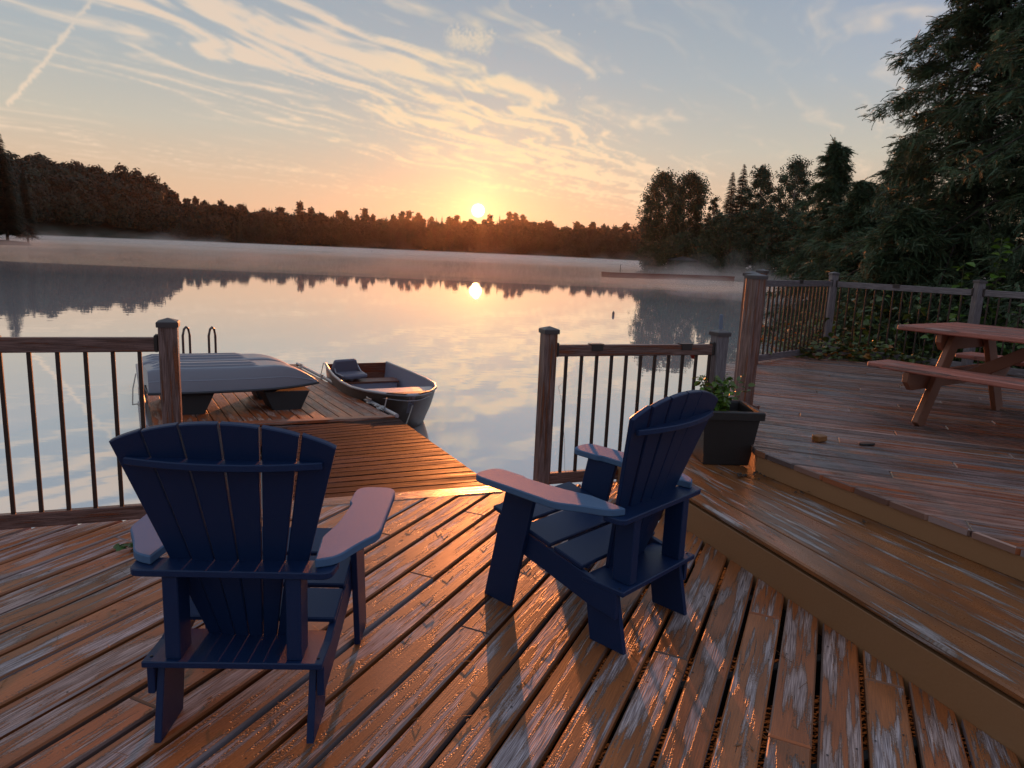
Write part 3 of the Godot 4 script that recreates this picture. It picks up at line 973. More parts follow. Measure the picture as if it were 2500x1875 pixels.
func planter() -> void:
	var t := thing("planter_box", "square dark planter box on the broad step beside the tall post", "planter", Vector3(1.40, STEP, -4.60), 0.06)
	var mb := MB.new()
	var b0 := 0.150; var b1 := 0.182; var h := 0.31
	var ring := func(r: float, y: float) -> PackedVector3Array:
		return PackedVector3Array([Vector3(-r, y, -r), Vector3(r, y, -r), Vector3(r, y, r), Vector3(-r, y, r)])
	var prof := [[b0 - 0.004, 0.0], [b0, 0.006], [b1, h], [b1 + 0.022, h + 0.004], [b1 + 0.024, h + 0.05], [b1 + 0.018, h + 0.056], [b1 - 0.005, h + 0.056], [b1 - 0.01, h + 0.04], [b1 - 0.015, h - 0.02]]
	for i in prof.size() - 1:
		var A: PackedVector3Array = ring.call(prof[i][0], prof[i][1])
		var B: PackedVector3Array = ring.call(prof[i + 1][0], prof[i + 1][1])
		for k in 4:
			mb.quad(A[(k + 1) % 4], A[k], B[k], B[(k + 1) % 4])
	put(mb.mesh(), "box", M.pot, t)
	var sb := MB.new()
	sb.box(Transform3D(Basis(), Vector3(0, h - 0.02, 0)), Vector3(b1 * 2 - 0.03, 0.02, b1 * 2 - 0.03), 0.0)
	put(sb.mesh(), "soil", M.soil, t)
	var pl := thing("potted_plant", "bushy light green herb growing in the dark planter box", "plant", Vector3(1.36, STEP + 0.3, -4.62))
	var stems := MB.new()
	var leaves := []
	for i in 15:
		var a := rng.randf() * TAU
		var lean := rng.randf_range(0.02, 0.14)
		var top := Vector3(cos(a) * lean, rng.randf_range(0.12, 0.26), sin(a) * lean)
		var foot := Vector3(cos(a) * 0.04, 0, sin(a) * 0.04)
		stems.tube(PackedVector3Array([foot, foot.lerp(top, 0.5) + Vector3(0, 0.02, 0), top]), 0.003, 4)
		for k in 17:
			var f := 1.0 - pow(rng.randf(), 1.4) * 0.8
			leaves.append(leaf_xf(foot.lerp(top, f), rand_dir(-0.5, 0.5), rng.randf_range(0.035, 0.065)))
	put(stems.mesh(), "stems", M.stem, pl)
	swarm(leaf_mesh("broad"), "foliage", M.basil, leaves, pl, true)

func small_things() -> void:
	var wb := MB.new()
	wb.box(Transform3D(Basis(Vector3.UP, 0.5), Vector3(2.07, UP2 + 0.023, -4.62)), Vector3(0.085, 0.04, 0.06), 0.005)
	tag(put(wb.mesh(), "wood_block", plain(Color(0.22, 0.085, 0.02), 0.5)), "small orange brown wood block lying on the upper deck", "block")
	var dc := MB.new()
	dc.extrude(rounded([Vector2(-0.06, -0.02), Vector2(0.05, -0.03), Vector2(0.07, 0.0), Vector2(0.03, 0.026), Vector2(-0.05, 0.022)], [0.02, 0.02, 0.02, 0.02, 0.02]), 0.014, Transform3D(Basis(Vector3.UP, 0.35) * Basis(Vector3.RIGHT, Vector3.FORWARD, Vector3.UP), Vector3(2.36, UP2 + 0.003, -4.57)), 0.003)
	tag(put(dc.mesh(), "bark_chip", M.dark), "dark flat bark chip lying right of the wood block", "bark")
	# leaf litter on the step
	for k in [["dark clump of old leaves on the step in front of the planter", Vector3(1.47, STEP, -4.22), 0.06, 46], ["small dark leaf curled on the step near its back board", Vector3(1.69, STEP, -3.93), 0.018, 6], ["tiny dead leaf at the back of the step, far from the planter", Vector3(1.86, STEP, -3.5), 0.01, 4]]:
		var mb := MB.new()
		for i in k[3]:
			var c: Vector3 = k[1] + Vector3(rng.randfn(0, 1) * k[2], 0.004 + absf(rng.randfn(0, 0.006)), rng.randfn(0, 1) * k[2] * 0.55)
			var d := rand_dir(-0.1, 0.5) * 0.024
			var e := d.cross(Vector3.UP + rand_dir() * 0.4).normalized() * 0.009
			mb.quad(c, c + d * 0.5 - e, c + d, c + d * 0.5 + e)
		tag(put(mb.mesh(), "dead_leaves", plain(Color(0.035, 0.022, 0.014), 0.7)), k[0], "leaves")
	# weed between the boards
	var w := thing("weed", "little green and reddish weed sprouting between boards left of the left chair", "weed", Vector3(-1.80, 0.0, -3.22))
	var lv := []
	for i in 22:
		lv.append(leaf_xf(Vector3(rng.randfn(0, 0.03), rng.randf_range(0.0, 0.035), rng.randfn(0, 0.02)), rand_dir(-0.1, 0.5), rng.randf_range(0.025, 0.05)))
	swarm(leaf_mesh("broad"), "foliage", M.shrub, lv, w, true)
	# curled flakes of stain, dry needles and crumbs on the main deck
	var fl := MB.new()
	for i in 220:
		var p := Vector3(rng.randf_range(-2.4, 1.6), 0.0015, rng.randf_range(-4.2, -0.9))
		if p.x > 1.0 - (p.z + 3.85) * -0.35 - 0.1:
			continue
		var a := 0.42 + rng.randfn(0, 0.5)
		var d := Vector3(sin(a), 0, -cos(a)) * rng.randf_range(0.006, 0.02)
		var e := Vector3(cos(a), 0, sin(a)) * rng.randf_range(0.002, 0.006)
		var lift := Vector3(0, rng.randf_range(0.0003, 0.0012), 0)
		fl.quad(p - d + lift, p - e, p + d + lift * 0.4, p + e)
	tag(put(fl.mesh(), "paint_flakes", plain(Color(0.17, 0.075, 0.03), 0.55)), "curled flakes of brown stain and crumbs scattered over the main deck", "flakes", "", "stuff")
	var nd := MB.new()
	for i in 150:
		var p := Vector3(rng.randf_range(-2.0, 1.2), 0.003, rng.randf_range(-3.9, -1.0))
		var d := rand_dir(0, 0.02) * rng.randf_range(0.012, 0.045)
		nd.tube(PackedVector3Array([p - d, p + Vector3(0, 0.003, 0), p + d]), 0.0008, 3)
	tag(put(nd.mesh(), "pine_needles", plain(Color(0.20, 0.085, 0.025), 0.6)), "dry orange pine needles strewn across the main deck", "needles", "", "stuff")
	# thin dead stems against the right-hand railing
	var tw := MB.new()
	tw.tube(PackedVector3Array([Vector3(0.38, 0.02, -4.53), Vector3(0.36, 0.3, -4.53), Vector3(0.33, 0.55, -4.52), Vector3(0.30, 0.66, -4.5), Vector3(0.36, 0.74, -4.5)]), 0.0015, 4)
	tag(put(tw.mesh(), "dry_stem", M.rope), "thin dry grass stem curling by the first baluster right of the dock", "stem")


# ------------------------------------------------------------------ dock and boats
const R1 := Vector3(-1.286, -0.388, -7.83)
const SEAM := Vector3(0.7525, -0.0370, -0.6575)
const FDIR := Vector3(-0.481, -0.045, -0.875)

func dock_point(along: float, across: float, up := 0.0) -> Vector3:
	# on the floating dock: along from its near right corner, across to the left
	var f := FDIR.normalized()
	var r := f.cross(Vector3(0.003, 0.999, -0.053)).normalized()
	return R1 + f * along - r * across + r.cross(f) * up

func dock() -> void:
	var g := thing("gangway", "sloping gangway of dark cross boards between deck and floating dock", "gangway")
	var near_r := Vector3(-0.03, -0.012, -4.355)
	var near_l := near_r - Vector3(EDGE.x, 0, EDGE.y) * 1.3
	var far_r := R1 + Vector3(0, 0.0, 0)
	var far_l := R1 - SEAM * 1.3
	var n := 22
	for i in n:
		var f0 := (i + 0.02) / n; var f1 := (i + 0.89) / n
		var a := near_r.lerp(far_r, f0); var b := near_r.lerp(far_r, f1)
		var c := near_l.lerp(far_l, f1); var d := near_l.lerp(far_l, f0)
		var x := (b - a).normalized(); var yv := (d - a)
		var z := x.cross(yv).normalized()
		if z.y < 0: z = -z
		var y := z.cross(x)
		var loc := PackedVector2Array()
		for p in [a, b, c, d]:
			loc.append(Vector2((p - a).dot(x), (p - a).dot(y)))
		var ar := (loc[1] - loc[0]).cross(loc[2] - loc[1])
		if ar < 0: loc.reverse()
		var mb := MB.new()
		mb.off = Vector2(rng.randf() * 3.0, rng.randf())
		mb.extrude(loc, 0.03, Transform3D(Basis(x, y, z), a - z * (0.03 + rng.randf() * 0.002)), 0.004, true, true)
		put(mb.mesh(), "plank", M.ramp[rng.randi() % 3], g)
	for k in [[near_r, far_r, 0.06], [near_l, far_l, 1.24]]:
		var mb := MB.new()
		var o: Vector3 = (near_l - near_r).normalized() * (0.03 if k[2] < 1 else -0.03)
		mb.beam(k[0] + o + Vector3(0, -0.105, 0), k[1] + o + Vector3(0, -0.105, 0), 0.04, 0.14)
		put(mb.mesh(), "stringer", M.rail, g)
	var fl := MB.new()
	fl.off = Vector2(0.4, 0.2)
	var h0 := near_r + Vector3(0, 0.007, 0); var h1 := near_l + Vector3(0, 0.007, 0)
	fl.beam(h0 + Vector3(-0.02, 0, -0.03), h1 + Vector3(-0.02, 0, -0.03), 0.13, 0.012, Vector3.UP, 0.002)
	put(fl.mesh(), "hinge_plate", M.rail, g)
	# floating dock
	var d := thing("floating_dock", "floating wooden dock with lengthwise boards and a pale edge tube", "dock")
	var W := 2.52; var L := 5.3
	var f := FDIR.normalized()
	var r := f.cross(Vector3(0.003, 0.999, -0.053)).normalized()
	var u := r.cross(f)
	for i in 17:
		var a := 0.05 + i * 0.1425
		var mb := MB.new()
		mb.off = Vector2(rng.randf() * 5.0, rng.randf())
		mb.box(Transform3D(Basis(f, u, r), dock_point(0.14 + (L - 0.2) / 2.0, a + 0.067, -0.016 + rng.randf() * 0.002)), Vector3(L - 0.2, 0.03, 0.132), 0.004)
		put(mb.mesh(), "plank", M.float[rng.randi() % 3], d)
	for k in [[0.07, 0.0], [L - 0.04, 0.0]]:
		var mb := MB.new()
		mb.off = Vector2(rng.randf(), rng.randf())
		mb.box(Transform3D(Basis(r, u, f), dock_point(k[0], W / 2.0, -0.013)), Vector3(W, 0.034, 0.13), 0.004)
		put(mb.mesh(), "end_board", M.float[0], d)
	for a in [0.012, W - 0.012]:
		var mb := MB.new()
		mb.box(Transform3D(Basis(f, u, r), dock_point(L / 2.0, a, -0.13)), Vector3(L, 0.2, 0.03), 0.003)
		put(mb.mesh(), "side_board", M.rail, d)
		var tb := MB.new()
		tb.tube(PackedVector3Array([dock_point(0.0, a - 0.012 if a < 1 else a + 0.012, 0.012), dock_point(L, a - 0.012 if a < 1 else a + 0.012, 0.012)]), 0.026, 8)
		put(tb.mesh(), "edge_tube", M.alu, d)
	for k in [0.0, L]:
		var ml := MB.new()
		ml.box(Transform3D(Basis(r, u, f), dock_point(k, W / 2.0, -0.14)), Vector3(W, 0.2, 0.03), 0.003)
		put(ml.mesh(), "end_beam", M.rail, d)
	for a in [0.5, W - 0.5]:
		var mb := MB.new()
		mb.box(Transform3D(Basis(f, u, r), dock_point(L / 2.0, a, -0.36)), Vector3(L - 0.3, 0.3, 0.55), 0.04)
		put(mb.mesh(), "float_block", M.hullrim, d)
	for k in [[0.95, 0.035], [3.3, 0.05], [4.75, 0.05]]:
		var mb := MB.new()
		var p := dock_point(k[0], k[1], 0.012)
		mb.box(Transform3D(Basis(f, u, r), p), Vector3(0.1, 0.014, 0.045), 0.004)
		for s in [-0.025, 0.025]:
			mb.tube(PackedVector3Array([p + f * s, p + f * s + u * 0.05]), 0.009, 6)
		mb.tube(PackedVector3Array([p - f * 0.085 + u * 0.058, p - f * 0.03 + u * 0.052, p + f * 0.03 + u * 0.052, p + f * 0.085 + u * 0.058]), 0.010, 6)
		put(mb.mesh(), "cleat", M.steel, d)
	# chain and shackles heaped on the edge
	var ch := MB.new()
	for i in 16:
		var c := dock_point(0.35 + rng.randf() * 0.22, 0.01 + rng.randf() * 0.07, 0.02 + rng.randf() * 0.03)
		var q := Basis.from_euler(Vector3(rng.randf() * 3, rng.randf() * 3, rng.randf() * 3))
		var ring := PackedVector3Array()
		for s in 9:
			ring.append(c + q * Vector3(cos(TAU * s / 8.0) * 0.022, sin(TAU * s / 8.0) * 0.014, 0))
		ch.tube(ring, 0.0045, 5, 1.0, false)
	ch.tube(PackedVector3Array([dock_point(0.38, 0.03, 0.0), dock_point(0.37, 0.0, 0.16)]), 0.008, 6)
	tag(put(ch.mesh(), "chain", M.steel), "heap of rusty chain links and a pin on the dock corner by the boat", "chain")
	# swimming ladder
	var la := thing("swim_ladder", "metal swimming ladder with two tall loops on the far end of the dock", "ladder")
	for k in [0.0, 0.38]:
		var base := Vector3(-4.98 + k * 0.92, -0.62, -10.72 - k * 0.28)
		var o := Vector3(-0.5, 0, -0.866) * 0.10
		var sd := Vector3(0.92, 0, -0.28) * 0.055
		var mb := MB.new()
		mb.tube(PackedVector3Array([base - sd, base - sd + Vector3(0, 0.66, 0), base - sd * 0.6 + Vector3(0, 0.76, 0), base + Vector3(0, 0.79, 0) + o * 0.3, base + sd * 0.6 + Vector3(0, 0.76, 0) + o * 0.6, base + sd + Vector3(0, 0.66, 0) + o, base + sd + Vector3(0, -0.6, 0) + o]), 0.018, 8)
		put(mb.mesh(), "hand_loop", M.pipe, la)
	for i in 3:
		var rg := MB.new()
		var y := -0.65 - i * 0.22
		rg.tube(PackedVector3Array([Vector3(-5.0, y, -10.83), Vector3(-4.62, y, -10.95)]), 0.014, 6)
		put(rg.mesh(), "rung", M.pipe, la)
	# black bin and the cord at the dock's left edge
	var bn := MB.new()
	var bx := dock_point(3.15, W - 0.13, 0.13)
	bn.box(Transform3D(Basis(f, u, r), bx), Vector3(0.34, 0.26, 0.24), 0.02)
	bn.box(Transform3D(Basis(f, u, r), bx + u * 0.135), Vector3(0.36, 0.03, 0.26), 0.01)
	tag(put(bn.mesh(), "storage_bin", M.trestle), "black lidded bin at the left edge of the dock behind the rowboats", "bin")
	var rp := MB.new()
	rp.tube(PackedVector3Array([dock_point(2.9, W + 0.05, 0.17), dock_point(2.7, W + 0.09, 0.0), dock_point(2.3, W + 0.10, -0.14), dock_point(1.6, W + 0.06, -0.02), dock_point(1.2, W + 0.03, 0.02)]), 0.008, 5)
	tag(put(rp.mesh(), "tie_cord", M.rope), "thin slack cord hanging along the left side of the dock", "rope")

# a small upturned plastic rowing boat; local x = length (bow +x), y = up, z = beam
func upturned(label: String, at: Vector3, dir: Vector3) -> Node3D:
	var t := thing("upturned_rowboat", label, "rowboat", at, 0.0, "grey rowboats stored upside down on the dock")
	var x := dir.normalized()
	t.transform.basis = Basis(x, Vector3.UP, x.cross(Vector3.UP))
	var rows := []
	var L := 1.86
	var rim := PackedVector3Array(); var rim2 := PackedVector3Array()
	for i in 25:
		var s := i / 24.0
		var b := 0.27 * (1.0 - pow(maxf(0.0, (s - 0.52) / 0.48), 2.4) * 0.86) * (0.93 + 0.07 * minf(1.0, s * 4.0))
		var h := 0.27 * (1.0 - pow(maxf(0.0, (s - 0.70) / 0.30), 1.9) * 0.93) * minf(1.0, 0.90 + 1.6 * s)
		var gy := 0.035 * s * s
		var xx := -L / 2.0 + L * s + (0.03 * (1.0 - s) if i == 0 else 0.0)
		var line := PackedVector3Array()
		for k in [[1.04, -0.012], [1.03, 0.0], [1.0, 0.015], [0.985, 0.45], [0.955, 0.475], [0.90, 0.86], [0.84, 0.97], [0.70, 1.0], [0.66, 1.0], [0.64, 1.07], [0.56, 1.07], [0.54, 1.0], [0.14, 1.0], [0.10, 1.10], [-0.10, 1.10], [-0.14, 1.0], [-0.54, 1.0], [-0.56, 1.07], [-0.64, 1.07], [-0.66, 1.0], [-0.70, 1.0], [-0.84, 0.97], [-0.90, 0.86], [-0.955, 0.475], [-0.985, 0.45], [-1.0, 0.015], [-1.03, 0.0], [-1.04, -0.012]]:
			var yy: float = k[1]
			if absf(k[0]) < 0.65 and yy > 1.0 and (s > 0.62 or s < 0.06):
				yy = 1.0
			line.append(Vector3(xx, gy + yy * h * 0.95 if yy > 0 else gy + yy, k[0] * b))
		rows.append(line)
		rim.append(Vector3(xx, gy - 0.004, 1.045 * b))
		rim2.append(Vector3(xx, gy - 0.004, -1.045 * b))
	var mb := MB.new()
	var cutsx := [0, 2, 4, 6, 8, 9, 10, 11, 12, 13, 14, 15, 16, 17, 18, 19, 21, 23, 25, 27]
	for q in cutsx.size() - 1:
		var part := []
		for line in rows:
			part.append(line.slice(cutsx[q], cutsx[q + 1] + 1))
		mb.grid(part, false, true)
	for e in [0, 24]:       # close transom and bow
		var line: PackedVector3Array = rows[e]
		var mid := Vector3(line[0].x, 0.05, 0)
		for k in line.size() - 1:
			if e == 0: mb.tri(mid, line[k], line[k + 1])
			else: mb.tri(mid, line[k + 1], line[k])
	put(mb.mesh(), "hull", M.hull, t)
	var rm := MB.new()
	rm.tube(rim, 0.014, 6)
	rm.tube(rim2, 0.014, 6)
	rm.tube(PackedVector3Array([rim[24], rim2[24]]), 0.016, 6)
	rm.tube(PackedVector3Array([rim[0], rim2[0]]), 0.014, 6)
	put(rm.mesh(), "gunwale", M.hullrim, t)
	for e in [4, 23]:
		var sk := MB.new()
		var path := PackedVector3Array()
		for i in 24:
			path.append(rows[i][e])
		sk.tube(path, 0.009, 6)
		put(sk.mesh(), "side_strake", M.hull, t)
	return t

func rowboats() -> void:
	var dir := Vector3(0.84, -0.035, -0.54).normalized()
	var right := dir.cross(Vector3.UP).normalized()
	var c0 := Vector3(-2.98, -0.115, -7.62)
	for i in 2:
		var c := c0 + Vector3(-0.49, -0.04, -0.83).normalized() * (0.27 + i * 0.78)
		upturned(["grey upturned rowboat lying nearest on the dock", "grey upturned rowboat lying behind the nearer one on the dock"][i], c, dir)
		for s in [-0.52, 0.52]:
			var p: Vector3 = c + dir * s
			var mb := MB.new()
			mb.extrude(PackedVector2Array([Vector2(-0.15, 0.0), Vector2(0.15, 0.0), Vector2(0.26, 0.235), Vector2(-0.26, 0.235)]), 0.42, Transform3D(Basis(dir, Vector3.UP, dir.cross(Vector3.UP)), p - dir.cross(Vector3.UP) * 0.21 - Vector3(0, 0.262, 0)), 0.006)
			tag(put(mb.mesh(), "boat_rest", M.trestle), ["dark rest under the stern of the nearer grey rowboat", "dark rest under the bow of the nearer grey rowboat", "dark rest under the stern of the farther grey rowboat", "dark rest under the bow of the farther grey rowboat"][i * 2 + (0 if s < 0 else 1)], "boat rest")

func fishing_boat() -> void:
	# local x = starboard seen from the bow..., local z = forward (towards the camera)
	var fb := Vector3(0.434, 0, 0.901)
	var t := thing("fishing_boat", "small open aluminium fishing boat with a swivel seat, moored beside the dock", "boat", Vector3(-2.5, WATER, -11.22))
	t.transform.basis = Basis(Vector3(0.901, 0, -0.434), Vector3.UP, fb)
	var out := [[0.0, 0.49], [0.5, 0.54], [1.1, 0.585], [1.7, 0.60], [2.15, 0.565], [2.5, 0.46], [2.75, 0.31], [2.9, 0.17], [2.97, 0.06]]
	var ring := PackedVector2Array()
	for p in out: ring.append(Vector2(-p[1], p[0]))
	for i in range(out.size() - 1, -1, -1): ring.append(Vector2(out[i][1], out[i][0]))
	var gun := func(z: float) -> float: return 0.5 + 0.075 * pow(z / 3.0, 2.0)
	var hull := func(inset: float) -> Array:
		var rows := []
		for lv in [[1.0, 1.0, 0.0], [0.985, 0.8, 0.05], [0.96, 0.55, 0.14], [0.91, 0.25, 0.30], [0.86, 0.02, 0.45], [0.80, -0.08, 0.52], [0.0, -0.12, 0.6]]:
			var line := PackedVector3Array()
			for p in ring:
				var z: float = p.y
				var fwd := pow(maxf(0.0, (z - 1.6) / 1.4), 1.6)
				var x: float = (p.x - signf(p.x) * inset) * lv[0] * (1.0 - 0.25 * fwd * (1.0 - lv[1]))
				line.append(Vector3(x, lerpf(0.0, gun.call(z), lv[1]) + (inset * 1.2 if lv[1] < 0.5 else 0.0), maxf(0.0, z - lv[2] * fwd * 1.1) + (inset if z < 0.1 else 0.0)))
			rows.append(line)
		return rows
	var mo := MB.new()
	mo.grid(hull.call(0.0), false, false)
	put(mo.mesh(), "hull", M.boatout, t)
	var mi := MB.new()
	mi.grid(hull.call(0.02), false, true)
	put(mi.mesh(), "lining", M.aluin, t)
	var gw := MB.new()
	var path := PackedVector3Array()
	for p in ring: path.append(Vector3(p.x, gun.call(p.y) + 0.003, p.y))
	gw.tube(path, 0.019, 8)
	put(gw.mesh(), "gunwale", M.alu, t)
	var tr := MB.new()
	tr.off = Vector2(0.2, 0.4)
	tr.extrude(PackedVector2Array([Vector2(-0.42, -0.05), Vector2(0.42, -0.05), Vector2(0.485, 0.50), Vector2(-0.485, 0.50)]), 0.03, Transform3D(Basis(), Vector3(0, 0, -0.006)), 0.003)
	put(tr.mesh(), "transom", M.brown, t)
	for k in [[0.62, 0.27, 0.48, 0.3], [1.55, 0.27, 0.52, 0.26]]:
		var b := MB.new()
		b.box(Transform3D(Basis(), Vector3(0, k[1] + 0.055, k[0])), Vector3(k[2] * 2, 0.03, k[3]), 0.006)
		put(b.mesh(), "bench", M.brown, t)
		var bf := MB.new()
		bf.box(Transform3D(Basis(), Vector3(0, k[1] - 0.09, k[0] + k[3] / 2.0 - 0.03)), Vector3(k[2] * 2 - 0.06, 0.26, 0.015), 0.003)
		put(bf.mesh(), "bench_front", M.aluin, t)
	var bd := MB.new()
	var bp := PackedVector2Array()
	for p in ring:
		if p.y >= 2.1: bp.append(Vector2(p.x * 0.955, p.y - 0.015))
	bp.reverse()
	bd.extrude(bp, 0.012, Transform3D(Basis(Vector3.RIGHT, Vector3.BACK, Vector3.DOWN), Vector3(0, 0.505, 0)), 0.002)
	put(bd.mesh(), "bow_deck", M.alu, t)
	var bc := MB.new()
	bc.extrude(PackedVector2Array([Vector2(-0.30, 0.0), Vector2(0.30, 0.0), Vector2(0.10, 0.12), Vector2(-0.10, 0.12)]), 0.014, Transform3D(Basis(Vector3.RIGHT, Vector3(0, 0.0, 1), Vector3.UP.cross(Vector3.ZERO) + Vector3(0, -1, 0)), Vector3(0, 0.596, 2.855)), 0.002)
	put(bc.mesh(), "bow_plate", M.boatout, t)
	# swivel seat turned half round
	var st := Node3D.new(); st.name = "swivel_seat"; t.add_child(st)
	st.transform = Transform3D(Basis(Vector3.UP, 0.25), Vector3(-0.22, 0.29, 0.62))
	var sb := MB.new()
	sb.tube(PackedVector3Array([Vector3.ZERO, Vector3(0, 0.10, 0)]), 0.03, 8)
	sb.box(Transform3D(Basis(), Vector3(0, 0.09, 0)), Vector3(0.2, 0.02, 0.2), 0.004)
	put(sb.mesh(), "pedestal", M.alu, st)
	var cu := MB.new()
	cu.extrude(rounded([Vector2(-0.20, -0.18), Vector2(0.20, -0.18), Vector2(0.19, 0.2), Vector2(-0.19, 0.2)], [0.09, 0.09, 0.07, 0.07]), 0.065, Transform3D(Basis(Vector3.RIGHT, Vector3.FORWARD, Vector3.UP), Vector3(0, 0.10, 0)), 0.02)
	put(cu.mesh(), "cushion", M.vinyl, st)
	var bk := MB.new()
	bk.extrude(rounded([Vector2(-0.23, 0.0), Vector2(0.22, 0.0), Vector2(0.22, 0.08), Vector2(0.15, 0.25), Vector2(-0.20, 0.25), Vector2(-0.23, 0.14)], [0.02, 0.02, 0.04, 0.03, 0.03, 0.04]), 0.06, Transform3D(Basis(Vector3.RIGHT, 0.2), Vector3(0, 0.11, -0.24)), 0.018)
	put(bk.mesh(), "backrest", M.vinyl, st)
	for s in [-0.19, 0.19]:
		var hg := MB.new()
		hg.tube(PackedVector3Array([Vector3(s, 0.14, 0.12), Vector3(s * 1.08, 0.16, -0.1), Vector3(s, 0.26, -0.2)]), 0.012, 6)
		put(hg.mesh(), "hinge_arm", M.alu, st)
	var ro := MB.new()
	var bow := Vector3(-2.5, WATER + 0.44, -11.22) + fb * 2.96
	var cl := dock_point(0.3, 0.0, 0.02)
	var rpth := PackedVector3Array()
	for i in 9:
		var f := i / 8.0
		rpth.append(bow.lerp(cl, f) - Vector3(0, 0.30 * sin(PI * f), 0))
	ro.tube(rpth, 0.008, 5)
	tag(put(ro.mesh(), "mooring_rope", M.rope), "slack mooring rope from the boat's bow to the dock corner", "rope")
	var ro2 := MB.new()
	ro2.tube(PackedVector3Array([Vector3(-2.97, -0.33, -11.0), Vector3(-3.02, -0.6, -10.96), dock_point(3.3, 0.05, 0.03)]), 0.007, 5)
	tag(put(ro2.mesh(), "mooring_rope", M.rope), "rope from the boat's stern corner down to a dock cleat", "rope")


# ------------------------------------------------------------------ lake, land, far things
func lake_and_land() -> void:
	var w := MB.new()
	w.quad(Vector3(-900, 0, 300), Vector3(900, 0, 300), Vector3(900, 0, -900), Vector3(-900, 0, -900), Vector2(-900, 300), Vector2(900, 300), Vector2(900, -900), Vector2(-900, -900))
	var wm := plain(Color(0.80, 0.79, 0.78), 0.004, 0.58)
	var wn := FastNoiseLite.new()
	wn.seed = 9; wn.frequency = 0.022; wn.fractal_octaves = 4; wn.fractal_gain = 0.42
	var wt := NoiseTexture2D.new()
	wt.noise = wn; wt.width = 1024; wt.height = 1024; wt.seamless = true
	wm.heightmap_enabled = true
	wm.heightmap_texture = wt
	wm.heightmap_scale = 0.07
	wm.uv1_scale = Vector3(1.0 / 22.0, 1.0 / 14.0, 1)
	tag(put(w.mesh(), "lake_water", wm, self, Transform3D(Basis(), Vector3(0, WATER, 0))), "still lake mirroring the sunrise sky", "", "", "structure")
	# shore ground under and behind the decks
	var g := MB.new()
	var pts := [Vector2(-60, -2.4), Vector2(-4.4, -2.98), Vector2(0.9, -4.95), Vector2(2.1, -7.0), Vector2(3.2, -8.9), Vector2(4.6, -10.6), Vector2(5.4, -13.5), Vector2(7.0, -18.0), Vector2(9.0, -24.0), Vector2(13, -33), Vector2(24, -48), Vector2(60, -70)]
	var rows := []
	for k in [[0.0, -1.0], [0.35, -0.30], [2.0, -0.4], [8.0, -0.2], [30.0, 0.6], [120.0, 3.0], [260.0, 8.0]]:
		var line := PackedVector3Array()
		for i in pts.size():
			var tan2: Vector2 = (pts[mini(i + 1, pts.size() - 1)] - pts[maxi(i - 1, 0)]).normalized()
			var inward := Vector2(-tan2.y, tan2.x)
			var q: Vector2 = pts[i] + inward * k[0]
			var yy: float = k[1]
			if q.x < 9.5 and q.y > -9.9 and q.x > -4.5:
				yy = minf(yy, -0.24)
			line.append(Vector3(q.x, yy, q.y))
		rows.append(line)
	g.grid(rows, false, true)
	tag(put(g.mesh(), "shore_ground", M.earth), "dark bank of earth under the decks and the trees on the right", "", "", "structure")
	# far shore
	var lm := MB.new()
	var lr := []
	for k in [[-3.0, -0.6], [0.0, 0.15], [12.0, 0.35], [40.0, 0.75], [90.0, 1.0], [200.0, 1.25], [420.0, 1.6]]:
		var line := PackedVector3Array()
		for i in 61:
			var az := -95.0 + i * 3.0
			var d := shore(az)
			line.append(polar(az, d + k[0], WATER + (k[1] * rise(az) if k[1] > 0 else k[1])))
		lr.append(line)
	lm.grid(lr, false, true)
	tag(put(lm.mesh(), "far_shore", M.land), "wooded land rising behind the far shore of the lake", "", "", "structure")
	# the wooded point on the right
	var pm := MB.new()
	var pr := []
	for k in [[1.0, -0.5], [0.97, 0.15], [0.8, 0.6], [0.4, 1.0], [0.0, 1.1]]:
		var line := PackedVector3Array()
		for i in 24:
			var a := TAU * i / 24.0
			var c := polar(18.0, 122.0, WATER)
			line.append(c + Basis(Vector3.UP, -deg_to_rad(18.0)) * Vector3(cos(a) * 22.0 * k[0] + 3.0, k[1], sin(a) * 12.0 * k[0]))
		pr.append(line)
	pm.grid(pr, true, true)
	tag(put(pm.mesh(), "wooded_point", M.land), "low point of land with tall trees on the right of the lake", "", "", "structure")

func curve_at(az: float, table: Array) -> float:
	for i in table.size() - 1:
		if az <= table[i + 1][0]:
			var t: float = clampf((az - table[i][0]) / (table[i + 1][0] - table[i][0]), 0.0, 1.0)
			return lerpf(table[i][1], table[i + 1][1], t)
	return table[-1][1]

func shore(az: float) -> float:
	return curve_at(az, [[-95, 130], [-60, 230], [-40, 300], [-34, 340], [-25, 400], [-15, 432], [-4, 475], [3, 462], [10, 365], [18, 330], [30, 300], [50, 260], [90, 200]])

func rise(az: float) -> float:
	# height of the land above the lake
	return curve_at(az, [[-95, 12], [-50, 15], [-34, 16.5], [-29, 17], [-26.3, 13], [-25, 4.5], [-20, 3.0], [-12, 2.0], [-4, 3.5], [0, 6.0], [3, 3.0], [8, 1.0], [20, 1.0], [90, 4.0]])

